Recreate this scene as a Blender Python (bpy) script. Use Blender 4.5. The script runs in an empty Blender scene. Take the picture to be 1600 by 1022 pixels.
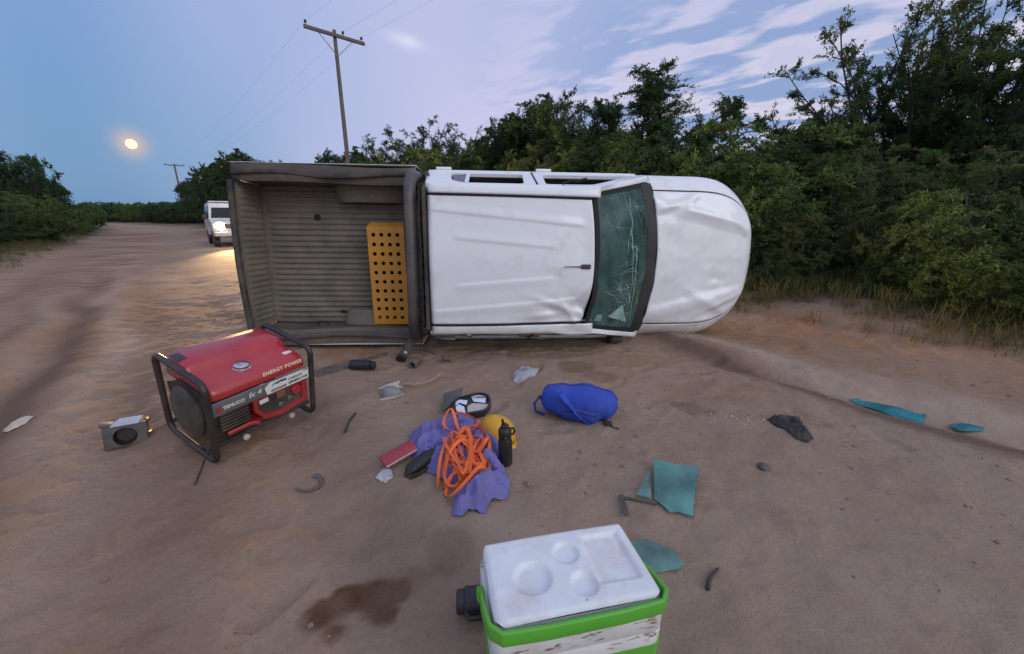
import bpy, bmesh, math, random
import numpy as np
from mathutils import Vector, Matrix, Euler
from mathutils.geometry import tessellate_polygon, delaunay_2d_cdt
from mathutils import noise as mnoise

R = math.radians
scene = bpy.context.scene
COL = scene.collection
random.seed(7)

# ------------------------------------------------------------------ camera
CAM_H = 1.38
FPX = 615.0
PITCH = R(15.8)
cam_d = bpy.data.cameras.new('camera')
cam_d.sensor_width = 36.0
cam_d.lens = 36.0 * FPX / 1600.0
cam_d.clip_start = 0.05
cam_d.clip_end = 5000.0
cam = bpy.data.objects.new('camera', cam_d)
cam.location = (0, 0, CAM_H)
cam.rotation_euler = (R(90) - PITCH, 0, 0)
COL.objects.link(cam)
scene.camera = cam

# ------------------------------------------------------------------ sky (dusk)
SUN_AZ = R(134)            # clockwise from +Y: behind the camera to the right, opposite the rising moon
SUN_EL = R(6)
world = bpy.data.worlds.new('World')
scene.world = world
world.use_nodes = True
world.cycles.sampling_method = 'MANUAL'
world.cycles.sample_map_resolution = 256
wn, wl = world.node_tree.nodes, world.node_tree.links
wn.clear()


def wnode(t, **kw):
    n = wn.new(t)
    for k, v in kw.items():
        setattr(n, k, v)
    return n


def wmath(op, a, b=None, clamp=False):
    n = wnode('ShaderNodeMath', operation=op)
    n.use_clamp = clamp
    for i, v in enumerate((a, b)):
        if v is None:
            continue
        if isinstance(v, (int, float)):
            n.inputs[i].default_value = v
        else:
            wl.new(v, n.inputs[i])
    return n.outputs[0]


def wmix(f, a, b):
    n = wnode('ShaderNodeMix', data_type='RGBA')
    if isinstance(f, (int, float)):
        n.inputs[0].default_value = f
    else:
        wl.new(f, n.inputs[0])
    for i, v in ((6, a), (7, b)):
        if isinstance(v, tuple):
            n.inputs[i].default_value = (*v, 1)
        else:
            wl.new(v, n.inputs[i])
    return n.outputs[2]


def wramp(f, stops):
    n = wnode('ShaderNodeValToRGB')
    n.color_ramp.interpolation = 'EASE'
    e = n.color_ramp.elements
    while len(e) < len(stops):
        e.new(0.5)
    for el, (p, c) in zip(e, stops):
        el.position = p
        el.color = (*c, 1) if isinstance(c, tuple) else (c, c, c, 1)
    wl.new(f, n.inputs[0])
    return n.outputs[0]


tc = wnode('ShaderNodeTexCoord')
sep = wnode('ShaderNodeSeparateXYZ')
wl.new(tc.outputs['Generated'], sep.inputs[0])
dx, dy, dz = sep.outputs
hor = wmath('SQRT', wmath('ADD', wmath('MULTIPLY', dx, dx), wmath('MULTIPLY', dy, dy)))
hor = wmath('MAXIMUM', hor, 0.001)
sdot = wmath('DIVIDE', wmath('ADD', wmath('MULTIPLY', dx, math.sin(SUN_AZ)), wmath('MULTIPLY', dy, math.cos(SUN_AZ))), hor)
az = wmath('SUBTRACT', 1.0, wmath('DIVIDE', wmath('ARCCOSINE', wmath('MAXIMUM', wmath('MINIMUM', sdot, .9999), -.9999)), math.pi), True)   # 0 = opposite the sun (moon side), 1 = sun side
el = wmath('MAXIMUM', dz, 0.0)
low = wramp(az, [(0.0, (.155, .325, .60)), (0.06, (.23, .385, .66)), (0.13, (.47, .53, .82)), (0.24, (.70, .67, .90)), (0.42, (.75, .70, .85)), (0.58, (.78, .73, .80)), (0.8, (1.0, 1.08, 1.28)), (1.0, (1.30, 1.36, 1.50))])
high = wramp(az, [(0.0, (.23, .385, .72)), (0.08, (.40, .50, .82)), (0.2, (.57, .60, .90)), (0.5, (.62, .64, .88)), (1.0, (.88, .98, 1.20))])
base = wmix(wramp(el, [(0.0, 0.0), (0.42, 1.0)]), low, high)
sky = wnode('ShaderNodeTexSky', sky_type='NISHITA')
sky.sun_disc = False
sky.sun_elevation = SUN_EL
sky.sun_rotation = SUN_AZ
sky.dust_density = 1.5
nis = wnode('ShaderNodeMix', data_type='RGBA', blend_type='MULTIPLY')
nis.inputs[0].default_value = 1.0
wl.new(sky.outputs[0], nis.inputs[6])
nis.inputs[7].default_value = (.10, .10, .10, 1)
base = wmix(0.15, base, nis.outputs[2])
# streaky cloud deck, projected on a flat layer so that it recedes towards the horizon
zc = wmath('ADD', el, 0.10)
cx = wmath('DIVIDE', dx, zc)
cy = wmath('DIVIDE', dy, zc)
cmb = wnode('ShaderNodeCombineXYZ')
wl.new(cx, cmb.inputs[0])
wl.new(cy, cmb.inputs[1])
mp = wnode('ShaderNodeMapping', vector_type='TEXTURE')
mp.inputs['Rotation'].default_value = (0, 0, R(-42))
mp.inputs['Scale'].default_value = (1.35, .72, 1)
mp.inputs['Location'].default_value = (0.35, 0.9, 0)
wl.new(cmb.outputs[0], mp.inputs[0])
nz = wnode('ShaderNodeTexNoise')
nz.inputs['Scale'].default_value = 2.5
nz.inputs['Detail'].default_value = 4.0
nz.inputs['Roughness'].default_value = 0.52
nz.inputs['Distortion'].default_value = 0.15
wl.new(mp.outputs[0], nz.inputs['Vector'])
streak = wramp(nz.outputs[0], [(0.45, 0.0), (0.55, 1.0)])
cover = wramp(az, [(0.20, 0.0), (0.34, 1.0)])
fade_hi = wramp(el, [(0.30, 1.0), (0.62, 0.25)])
cl = wmath('MULTIPLY', wmath('MULTIPLY', streak, cover), fade_hi)
cloud_col = wramp(az, [(0.1, (.36, .46, .75)), (0.5, (.26, .37, .63)), (1.0, (.55, .58, .70))])
# thin bright rims between the streaks
rim = wramp(nz.outputs[0], [(0.36, 0.0), (0.43, 1.0), (0.47, 0.0)])
rim = wmath('MULTIPLY', wmath('MULTIPLY', rim, cover), wramp(el, [(0.0, 0.4), (0.5, 0.0)]))
base = wmix(rim, base, (.88, .82, .86))
base = wmix(wmath('MULTIPLY', cl, 0.95), base, cloud_col)
# one small bright cloud right of the pole
_cd = Vector(((632 - 800) / FPX, math.cos(PITCH) + (511 - 64) / FPX * math.sin(PITCH), -math.sin(PITCH) + (511 - 64) / FPX * math.cos(PITCH))).normalized()
_ch = _cd.cross(Vector((0, 0, 1))).normalized()
_cv = _ch.cross(_cd).normalized()
ta = wmath('ADD', wmath('MULTIPLY', dx, _ch.x), wmath('MULTIPLY', dy, _ch.y))
tb = wmath('ADD', wmath('ADD', wmath('MULTIPLY', dx, _cv.x), wmath('MULTIPLY', dy, _cv.y)), wmath('MULTIPLY', dz, _cv.z))
ta = wmath('ADD', ta, wmath('MULTIPLY', wmath('SUBTRACT', nz.outputs[0], .5), .05))
tb = wmath('ADD', tb, wmath('MULTIPLY', ta, .18))
qq = wmath('ADD', wmath('POWER', wmath('ABSOLUTE', wmath('DIVIDE', ta, .034)), 2.0), wmath('POWER', wmath('ABSOLUTE', wmath('DIVIDE', tb, .011)), 2.0))
base = wmix(wmath('MULTIPLY', wmath('EXPONENT', wmath('MULTIPLY', qq, -1.0)), .55), base, (.82, .84, .96))
# faint warm aureole in the air round the moon
_md = Vector(((205 - 800) / FPX, math.cos(PITCH) + (511 - 225) / FPX * math.sin(PITCH), -math.sin(PITCH) + (511 - 225) / FPX * math.cos(PITCH))).normalized()
mdot = wmath('ADD', wmath('ADD', wmath('MULTIPLY', dx, _md.x), wmath('MULTIPLY', dy, _md.y)), wmath('MULTIPLY', dz, _md.z))
aur = wmath('EXPONENT', wmath('MULTIPLY', wmath('SUBTRACT', 1.0, mdot), -5200.0))
base = wmix(wmath('MULTIPLY', aur, .6), base, (.95, .62, .36))
# below the horizon: ground bounce colour
base = wmix(wramp(wmath('ADD', wmath('MULTIPLY', dz, 8.0), 1.0, True), [(0.6, 0.0), (1.0, 1.0)]), (.16, .13, .11), base)
bg = wnode('ShaderNodeBackground')
bg.inputs[1].default_value = 1.0
wl.new(base, bg.inputs[0])
wo = wnode('ShaderNodeOutputWorld')
wl.new(bg.outputs[0], wo.inputs[0])

sun_d = bpy.data.lights.new('sun', 'SUN')
sun_d.energy = 0.8
sun_d.angle = R(38)
sun_d.color = (1.0, .97, .95)
sun = bpy.data.objects.new('sun', sun_d)
sd = Vector((math.sin(SUN_AZ) * math.cos(R(27)), math.cos(SUN_AZ) * math.cos(R(27)), math.sin(R(27))))
sun.rotation_euler = sd.to_track_quat('Z', 'Y').to_euler()
sun.location = (6, -8, 10)
COL.objects.link(sun)

vs = scene.view_settings
vs.view_transform = 'Standard'
vs.look = 'None'
vs.exposure = 0.0
vs.gamma = 1.0
scene.cycles.max_bounces = 6
scene.cycles.diffuse_bounces = 3
scene.cycles.glossy_bounces = 3
scene.cycles.transparent_max_bounces = 8

# ------------------------------------------------------------------ helpers


def tag(o, label=None, cat=None, group=None, kind=None):
    if label: o['label'] = label
    if cat: o['category'] = cat
    if group: o['group'] = group
    if kind: o['kind'] = kind
    return o


def empty(name, loc=(0, 0, 0), rot=(0, 0, 0), mat=None):
    o = bpy.data.objects.new(name, None)
    o.empty_display_size = 0.1
    o.location = loc
    o.rotation_euler = rot
    if mat is not None:
        o.matrix_world = mat
    COL.objects.link(o)
    return o


def thing(name, label, cat, loc=(0, 0, 0), rot=(0, 0, 0), group=None, mat=None):
    return tag(empty(name, loc, rot, mat), label, cat, group)


class MB:
    """collects shapes, builds one mesh object"""

    def __init__(self):
        self.v = []
        self.f = []

    def add(self, vs, fs):
        o = len(self.v)
        self.v += [tuple(p) for p in vs]
        self.f += [tuple(i + o for i in f) for f in fs]
        return self

    def box(self, c, s, rot=None):
        m = Euler(rot).to_matrix() if rot else None
        vs = []
        for i in range(8):
            p = Vector(((i & 1) - .5, ((i >> 1) & 1) - .5, ((i >> 2) & 1) - .5))
            p = Vector((p.x * s[0], p.y * s[1], p.z * s[2]))
            if m: p = m @ p
            vs.append(p + Vector(c))
        return self.add(vs, [(0, 2, 3, 1), (4, 5, 7, 6), (0, 1, 5, 4), (2, 6, 7, 3), (0, 4, 6, 2), (1, 3, 7, 5)])

    def tube(self, pts, r, n=10, cap=True, closed=False, flat=1.0):
        pts = [Vector(p) for p in pts]
        N = len(pts)
        rs = r if isinstance(r, (list, tuple)) else [r] * N
        vs, fs = [], []
        up = None
        for i, p in enumerate(pts):
            a = pts[(i - 1) % N] if (closed or i > 0) else p
            b = pts[(i + 1) % N] if (closed or i < N - 1) else p
            t = (b - a)
            t = t.normalized() if t.length > 1e-9 else Vector((0, 0, 1))
            if up is None:
                up = t.orthogonal().normalized()
                if flat != 1.0:
                    z = Vector((0, 0, 1))
                    up = (z - t * z.dot(t))
                    up = up.normalized() if up.length > 1e-3 else t.orthogonal().normalized()
            up = (up - t * up.dot(t))
            up = up.normalized() if up.length > 1e-6 else t.orthogonal().normalized()
            sd_ = t.cross(up)
            for k in range(n):
                a_ = 2 * math.pi * k / n
                vs.append(p + (up * math.cos(a_) * flat + sd_ * math.sin(a_)) * rs[i])
        M = N if closed else N - 1
        for i in range(M):
            j = (i + 1) % N
            for k in range(n):
                l = (k + 1) % n
                fs.append((i * n + k, i * n + l, j * n + l, j * n + k))
        if cap and not closed:
            fs.append(tuple(range(n - 1, -1, -1)))
            fs.append(tuple((N - 1) * n + k for k in range(n)))
        return self.add(vs, fs)

    def lathe(self, prof, n=24, m=None, cap=True):
        m = m or Matrix()
        vs, fs = [], []
        for (r, z) in prof:
            for k in range(n):
                a = 2 * math.pi * k / n
                vs.append(m @ Vector((r * math.cos(a), r * math.sin(a), z)))
        for i in range(len(prof) - 1):
            for k in range(n):
                l = (k + 1) % n
                fs.append((i * n + k, i * n + l, (i + 1) * n + l, (i + 1) * n + k))
        if cap:
            if prof[0][0] > 1e-6: fs.append(tuple(range(n - 1, -1, -1)))
            if prof[-1][0] > 1e-6: fs.append(tuple((len(prof) - 1) * n + k for k in range(n)))
        return self.add(vs, fs)

    def prism(self, poly, z0, z1, m=None):
        """poly in xy, extruded in z, m maps to place"""
        m = m or Matrix()
        n = len(poly)
        vs = [m @ Vector((p[0], p[1], z0)) for p in poly] + [m @ Vector((p[0], p[1], z1)) for p in poly]
        fs = [tuple(range(n - 1, -1, -1)), tuple(range(n, 2 * n))]
        fs += [(i, (i + 1) % n, n + (i + 1) % n, n + i) for i in range(n)]
        return self.add(vs, fs)

    def grid(self, nu, nv, fn, flip=False, skip=None):
        vs = [fn(i / (nu - 1), j / (nv - 1)) for i in range(nu) for j in range(nv)]
        fs = []
        for i in range(nu - 1):
            for j in range(nv - 1):
                if skip and skip(i, j): continue
                q = (i * nv + j, (i + 1) * nv + j, (i + 1) * nv + j + 1, i * nv + j + 1)
                fs.append(q[::-1] if flip else q)
        return self.add(vs, fs)

    def build(self, name, material, parent=None, smooth=True, bevel=0, solid=0, sub=0, angle=40, seg=2):
        me = bpy.data.meshes.new(name)
        me.from_pydata(self.v, [], self.f)
        me.validate()
        return link(name, me, material, parent, smooth, bevel, solid, sub, angle, seg)


def link(name, me, material, parent=None, smooth=True, bevel=0, solid=0, sub=0, angle=40, seg=2):
    me.materials.append(material)
    o = bpy.data.objects.new(name, me)
    COL.objects.link(o)
    if parent is not None:
        o.parent = parent
    if smooth:
        me.shade_smooth()
        if angle < 179 and not bevel:
            try:
                me.set_sharp_from_angle(angle=R(angle))
            except Exception:
                pass
    else:
        me.shade_flat()
    if solid:
        md = o.modifiers.new('solid', 'SOLIDIFY')
        md.thickness = solid
        md.offset = -1
    if bevel:
        md = o.modifiers.new('bevel', 'BEVEL')
        md.width = bevel
        md.segments = seg
        md.limit_method = 'ANGLE'
        md.angle_limit = R(32)
        md.harden_normals = False
    if sub:
        md = o.modifiers.new('sub', 'SUBSURF')
        md.levels = md.render_levels = sub
    return o


def np_mesh(name, verts, faces_flat, per, material, parent=None, smooth=False, attrs=None):
    """fast mesh from numpy: faces all with `per` corners"""
    me = bpy.data.meshes.new(name)
    nv, nf = len(verts), len(faces_flat) // per
    me.vertices.add(nv)
    me.vertices.foreach_set('co', np.asarray(verts, np.float32).ravel())
    me.loops.add(nf * per)
    me.loops.foreach_set('vertex_index', np.asarray(faces_flat, np.int32))
    me.polygons.add(nf)
    me.polygons.foreach_set('loop_start', np.arange(0, nf * per, per, dtype=np.int32))
    me.polygons.foreach_set('use_smooth', np.full(nf, smooth, dtype=bool))
    me.update(calc_edges=True)
    for k, a in (attrs or {}).items():
        at = me.attributes.new(k, 'FLOAT', 'POINT')
        at.data.foreach_set('value', np.asarray(a, np.float32))
    me.materials.append(material)
    o = bpy.data.objects.new(name, me)
    COL.objects.link(o)
    if parent is not None:
        o.parent = parent
    return o


def copy_tree(o, parent=None):
    c = o.copy()
    COL.objects.link(c)
    c.parent = parent
    for ch in list(o.children):
        copy_tree(ch, c)
    return c


# value noise in numpy
def vnoise(x, y, seed=0):
    xi, yi = np.floor(x).astype(np.int64), np.floor(y).astype(np.int64)
    xf, yf = x - xi, y - yi
    u, v = xf * xf * (3 - 2 * xf), yf * yf * (3 - 2 * yf)

    def h(a, b):
        n = (a * 374761393 + b * 668265263 + seed * 974711) & 0x7fffffff
        n = ((n ^ (n >> 13)) * 1274126177) & 0x7fffffff
        return ((n ^ (n >> 16)) & 0xffff) / 65535.0
    return (h(xi, yi) * (1 - u) + h(xi + 1, yi) * u) * (1 - v) + (h(xi, yi + 1) * (1 - u) + h(xi + 1, yi + 1) * u) * v


def fbm(x, y, oct=4, seed=0, gain=.5):
    t, a, s = 0, 1.0, 0
    for o in range(oct):
        t = t + a * vnoise(x * 2 ** o + 17.3 * o, y * 2 ** o - 9.1 * o, seed + o)
        s += a
        a *= gain
    return t / s


def sstep(a, b, x):
    t = np.clip((x - a) / (b - a), 0, 1)
    return t * t * (3 - 2 * t)


def gauss(x, c, w):
    return np.exp(-((x - c) / w) ** 2)


# the road runs from the near right to the far left; n = across (right +), s = along
def road_ns(x, y):
    n = .75 * x + .66 * y
    s = -.66 * x + .75 * y
    n = n + np.where(s > 45, ((s - 45) / 60.0) ** 2 * 13.0, 0)
    return n, s


_rp = random.Random(31)
PRINTS = []
for (x0, y0, a0, k0) in ((-.9, 1.2, 1.2, 7), (1.2, 1.5, 2.3, 8), (.9, 3.2, .4, 7), (-1.0, 3.9, .1, 6), (2.3, 2.2, 1.9, 7), (-2.9, 2.0, 1.0, 6), (.2, 2.3, 2.9, 5)):
    for i_ in range(k0):
        sd_ = .09 if i_ % 2 else -.09
        ca_, sa_ = math.cos(a0), math.sin(a0)
        PRINTS.append((x0 + ca_ * i_ * .42 - sa_ * sd_ + _rp.uniform(-.05, .05), y0 + sa_ * i_ * .42 + ca_ * sd_ + _rp.uniform(-.05, .05), a0 + _rp.uniform(-.25, .25), _rp.uniform(.5, 1.1)))
        a0 += _rp.uniform(-.12, .12)


def print_h(x, y):
    h = np.zeros_like(x)
    for (px_, py_, a, k) in PRINTS:
        near = (np.abs(x - px_) < .32) & (np.abs(y - py_) < .32)
        if not near.any():
            continue
        dx_, dy_ = x[near] - px_, y[near] - py_
        u = dx_ * math.cos(a) + dy_ * math.sin(a)
        v = -dx_ * math.sin(a) + dy_ * math.cos(a)
        sole = np.exp(-(((u - .055) / .085) ** 4 + (v / .048) ** 4))
        heel = np.exp(-(((u + .095) / .04) ** 4 + (v / .036) ** 4))
        rim = np.exp(-(np.sqrt((u / .175) ** 2 + (v / .075) ** 2) - 1) ** 2 / .05)
        bars = .5 + .5 * np.sin(u * 2 * np.pi / .032)
        h[near] += k * (-.017 * np.maximum(sole, heel) + .008 * rim * (1 - np.maximum(sole, heel)) + .004 * bars * np.maximum(sole, heel))
    return h


def ground_h(x, y):
    x = np.asarray(x, float)
    y = np.asarray(y, float)
    n, s = road_ns(x, y)
    wob = (fbm(s * .35, n * .35, 3, 5) - .5) * .5
    m = n + wob * .6
    mod = .55 + .9 * fbm(s * .5, n * .2, 2, 21)
    mod = mod * 1.05
    h = -.055 * gauss(m, -1.1, .20) * mod + .030 * gauss(m, -.72, .16) * mod + .028 * gauss(m, -1.5, .18)
    h = h - .035 * gauss(m, -2.2, .22) * mod - .022 * gauss(m, .45, .20) * mod + .016 * gauss(m, .85, .2)
    h = h - .016 * gauss(m, -.35, .15) * mod
    h = h - .05 * gauss(m, 3.95, .13) * mod + .045 * gauss(m, 4.38, .2) * mod - .05 * gauss(m, 5.15, .35)
    rough = (fbm(x * 1.3, y * 1.3, 4, 3) - .5) * .05 + (fbm(x * 6, y * 6, 3, 8) - .5) * .03 + np.maximum(0, fbm(x * 11, y * 11, 2, 12) - .6) * .035 + (fbm(x * 22, y * 22, 2, 9) - .5) * .007
    bank = .30 * sstep(5.5, 6.9, m) + .25 * sstep(-2.9, -4.2, n)
    out = sstep(6.2, 8.5, n) + sstep(-3.4, -5.5, n)
    rough = rough + out * (fbm(x * .8, y * .8, 3, 31) - .5) * .35
    far = np.hypot(x, y)
    hills = (fbm(x * .012 + 3, y * .012, 3, 40) - .35) * 5.0 * sstep(70, 180, far)
    # sand pushed up under the back of the generator
    mound = .085 * np.exp(-(((x + 2.1) / .26) ** 2 + ((y - 2.45) / .26) ** 2))
    return h + rough + bank + hills * np.maximum(out, 0) + mound + print_h(x, y)


def gh(x, y):
    return float(ground_h(np.array([x]), np.array([y]))[0])


def ray(u, v):
    x, y = (u - 800) / FPX, -(v - 511) / FPX
    return Vector((x, math.cos(PITCH) + y * math.sin(PITCH), -math.sin(PITCH) + y * math.cos(PITCH)))


def on_ground(u, v, z=0.0):
    """where the photograph's pixel meets the ground: used once to survey the place"""
    d = ray(u, v)
    t = (z - CAM_H) / d.z
    p = Vector((0, 0, CAM_H)) + d * t
    return Vector((p.x, p.y, gh(p.x, p.y) if z == 0 else z))


# ------------------------------------------------------------------ materials


class NT:
    def __init__(self, name):
        self.m = bpy.data.materials.new(name)
        self.m.use_nodes = True
        self.t = self.m.node_tree
        self.t.nodes.clear()
        self.out = self.n('ShaderNodeOutputMaterial')

    def n(self, t, **kw):
        n = self.t.nodes.new(t)
        for k, v in kw.items():
            setattr(n, k, v)
        return n

    def l(self, a, b):
        self.t.links.new(a, b)

    def set(self, sock, v):
        if isinstance(v, (int, float)):
            sock.default_value = v
        elif isinstance(v, tuple):
            sock.default_value = (*v, 1) if len(v) == 3 and sock.type == 'RGBA' else v
        else:
            self.l(v, sock)

    def mix(self, f, a, b, mode='MIX'):
        n = self.n('ShaderNodeMix', data_type='RGBA', blend_type=mode)
        self.set(n.inputs[0], f)
        self.set(n.inputs[6], a)
        self.set(n.inputs[7], b)
        return n.outputs[2]

    def math(self, op, a, b=0.0, clamp=False):
        n = self.n('ShaderNodeMath', operation=op)
        n.use_clamp = clamp
        self.set(n.inputs[0], a)
        self.set(n.inputs[1], b)
        return n.outputs[0]

    def noise(self, scale, detail=4, rough=.55, coord='Object', vscale=None, dist=0.0):
        c = self.n('ShaderNodeTexCoord').outputs[coord]
        if vscale:
            mp_ = self.n('ShaderNodeMapping')
            mp_.inputs['Scale'].default_value = vscale
            self.l(c, mp_.inputs[0])
            c = mp_.outputs[0]
        n = self.n('ShaderNodeTexNoise')
        n.inputs['Scale'].default_value = scale
        n.inputs['Detail'].default_value = detail
        n.inputs['Roughness'].default_value = rough
        n.inputs['Distortion'].default_value = dist
        self.l(c, n.inputs['Vector'])
        return n.outputs[0]

    def ramp(self, f, stops, interp='LINEAR'):
        n = self.n('ShaderNodeValToRGB')
        n.color_ramp.interpolation = interp
        e = n.color_ramp.elements
        while len(e) < len(stops):
            e.new(.5)
        for el_, (p, c) in zip(e, stops):
            el_.position = p
            el_.color = (*c, 1) if isinstance(c, tuple) else (c, c, c, 1)
        self.l(f, n.inputs[0])
        return n.outputs[0]

    def attr(self, name):
        return self.n('ShaderNodeAttribute', attribute_name=name).outputs['Fac']

    def bump(self, h, strength=.3, dist=.01, prev=None):
        b = self.n('ShaderNodeBump')
        b.inputs['Strength'].default_value = strength
        b.inputs['Distance'].default_value = dist
        self.l(h, b.inputs['Height'])
        if prev is not None:
            self.l(prev, b.inputs['Normal'])
        return b.outputs[0]

    def bsdf(self, col, rough=.5, metal=0., spec=.5, normal=None, **kw):
        b = self.n('ShaderNodeBsdfPrincipled')
        self.set(b.inputs['Base Color'], col)
        self.set(b.inputs['Roughness'], rough)
        self.set(b.inputs['Metallic'], metal)
        self.set(b.inputs['Specular IOR Level'], spec)
        if normal is not None:
            self.l(normal, b.inputs['Normal'])
        for k, v in kw.items():
            self.set(b.inputs[k], v)
        self.l(b.outputs[0], self.out.inputs[0])
        return b

    def done(self, shader):
        self.l(shader, self.out.inputs[0])
        return self.m


DUST = (.30, .21, .155)


def mat(name, col, rough=.5, metal=0., spec=.5, var=.12, dust=.0, dust_col=DUST, nscale=8, bump=0., bscale=60, coat=0., **kw):
    """plain material with grain, patchy dust and fine relief"""
    t = NT(name)
    a = t.noise(nscale, 5, .6)
    c = t.mix(t.ramp(a, [(.3, 0.), (.7, 1.)]), tuple(x * (1 - var) for x in col), tuple(min(1, x * (1 + var)) for x in col))
    r = t.math('ADD', t.math('MULTIPLY', t.noise(nscale * 3, 3), .16), rough - .08)
    if dust:
        d = t.ramp(t.noise(nscale * .45, 7, .68), [(.38, 0.), (.72, 1.)])
        d = t.math('MULTIPLY', d, dust)
        c = t.mix(d, c, dust_col)
        r = t.math('ADD', r, t.math('MULTIPLY', d, .4), True)
    nrm = t.bump(t.noise(bscale, 4), bump, .004) if bump else None
    t.bsdf(c, r, metal, spec, nrm, **({'Coat Weight': coat, 'Coat Roughness': .08} if coat else {}), **kw)
    return t.m


M = {}


def ground_material():
    t = NT('sandy_road')
    damp, veg, org, rut_shade = t.attr('damp'), t.attr('veg'), t.attr('orange'), t.attr('rut_shade')
    big = t.noise(.7, 5, .6)
    mid = t.noise(4.5, 6, .62)
    fine = t.noise(60, 4, .7)
    c = t.mix(t.ramp(big, [(.3, 0.), (.7, 1.)]), (.335, .236, .172), (.412, .308, .234))
    c = t.mix(t.math('MULTIPLY', t.ramp(mid, [(.42, 0.), (.66, 1.)]), .55), c, (.285, .195, .142))
    c = t.mix(t.math('MULTIPLY', t.ramp(fine, [(.35, 0.), (.75, 1.)]), .35), c, (.205, .140, .102))
    c = t.mix(t.math('MULTIPLY', org, t.ramp(mid, [(.30, .30), (.62, .92)])), c, (.305, .168, .092))
    c = t.mix(t.math('MULTIPLY', t.attr('loose'), t.ramp(mid, [(.3, .3), (.6, .8)])), c, (.46, .35, .27))  # paler sand, also lightening the ridge crests so the relief reads
    c = t.mix(t.math('MULTIPLY', rut_shade, .85), c, (.150, .096, .070))
    spk = t.noise(240, 3, .7)
    c = t.mix(t.ramp(spk, [(.62, 0.), (.70, .5)]), c, (.12, .085, .065))
    c = t.mix(t.ramp(spk, [(.26, .4), (.36, .0)]), c, (.46, .36, .28))
    c = t.mix(t.math('MULTIPLY', damp, t.ramp(mid, [(.3, .55), (.6, 1.)])), c, (.110, .055, .026))
    litter = t.mix(t.ramp(mid, [(.35, 0.), (.6, 1.)]), (.055, .05, .03), (.10, .085, .05))
    c = t.mix(veg, c, litter)
    b1 = t.bump(t.noise(26, 6, .68), .8, .025)
    b2 = t.bump(t.noise(170, 4, .7), .8, .006, b1)
    t.bsdf(c, t.math('SUBTRACT', .95, t.math('MULTIPLY', damp, .25)), 0, .2, b2)
    return t.m


def leaf_material(name, c1, c2, c3):
    t = NT(name)
    oi = t.n('ShaderNodeObjectInfo').outputs['Random']
    g = t.attr('tint')
    c = t.mix(g, c1, c2)
    c = t.mix(t.math('MULTIPLY', oi, .55), c, c3)
    d = t.n('ShaderNodeBsdfDiffuse')
    t.set(d.inputs['Color'], c)
    tr = t.n('ShaderNodeBsdfTranslucent')
    t.set(tr.inputs[0], t.mix(.5, c, (.15, .19, .05)))
    mx = t.n('ShaderNodeMixShader')
    mx.inputs[0].default_value = .38
    t.l(d.outputs[0], mx.inputs[1])
    t.l(tr.outputs[0], mx.inputs[2])
    return t.done(mx.outputs[0])


M['ground'] = ground_material()
M['leaf'] = leaf_material('leaf_green', (.075, .125, .040), (.165, .240, .082), (.11, .155, .064))
M['leaf_dark'] = leaf_material('leaf_dark', (.036, .068, .032), (.082, .138, .058), (.052, .086, .046))
M['leaf_olive'] = leaf_material('leaf_olive', (.085, .110, .048), (.175, .200, .085), (.115, .135, .065))
M['bark'] = mat('bark', (.046, .040, .034), .9, var=.35, nscale=14, bump=.5)
M['grass'] = leaf_material('grass_blades', (.11, .12, .045), (.32, .27, .13), (.19, .17, .08))
M['wood'] = mat('pole_wood', (.135, .112, .102), .85, var=.3, nscale=9, bump=.4, bscale=40)
M['insul'] = mat('insulator', (.035, .025, .022), .3, var=.2)
M['wire'] = mat('wire', (.30, .31, .36), .5, .3)

# ------------------------------------------------------------------ ground sheet


def axis(a, b, step, lo, hi, g=1.07):
    mid = list(np.arange(a, b + 1e-6, step))
    r, d, x = [], step, b
    while x < hi:
        d *= g
        x += d
        r.append(x)
    l, d, x = [], step, a
    while x > lo:
        d *= g
        x -= d
        l.append(x)
    return np.array(l[::-1] + mid + r)


def blob(x, y, pts, seed, sc=7.0, edge=.5):
    """irregular stain: soft union of discs broken up by noise"""
    f = np.zeros_like(x)
    for (px, py, r) in pts:
        f = np.maximum(f, np.exp(-(((x - px) ** 2 + (y - py) ** 2) / r ** 2)))
    f = f * (.55 + .9 * fbm(x * sc, y * sc, 4, seed, .6))
    return sstep(edge - .17, edge + .17, f)


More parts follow.
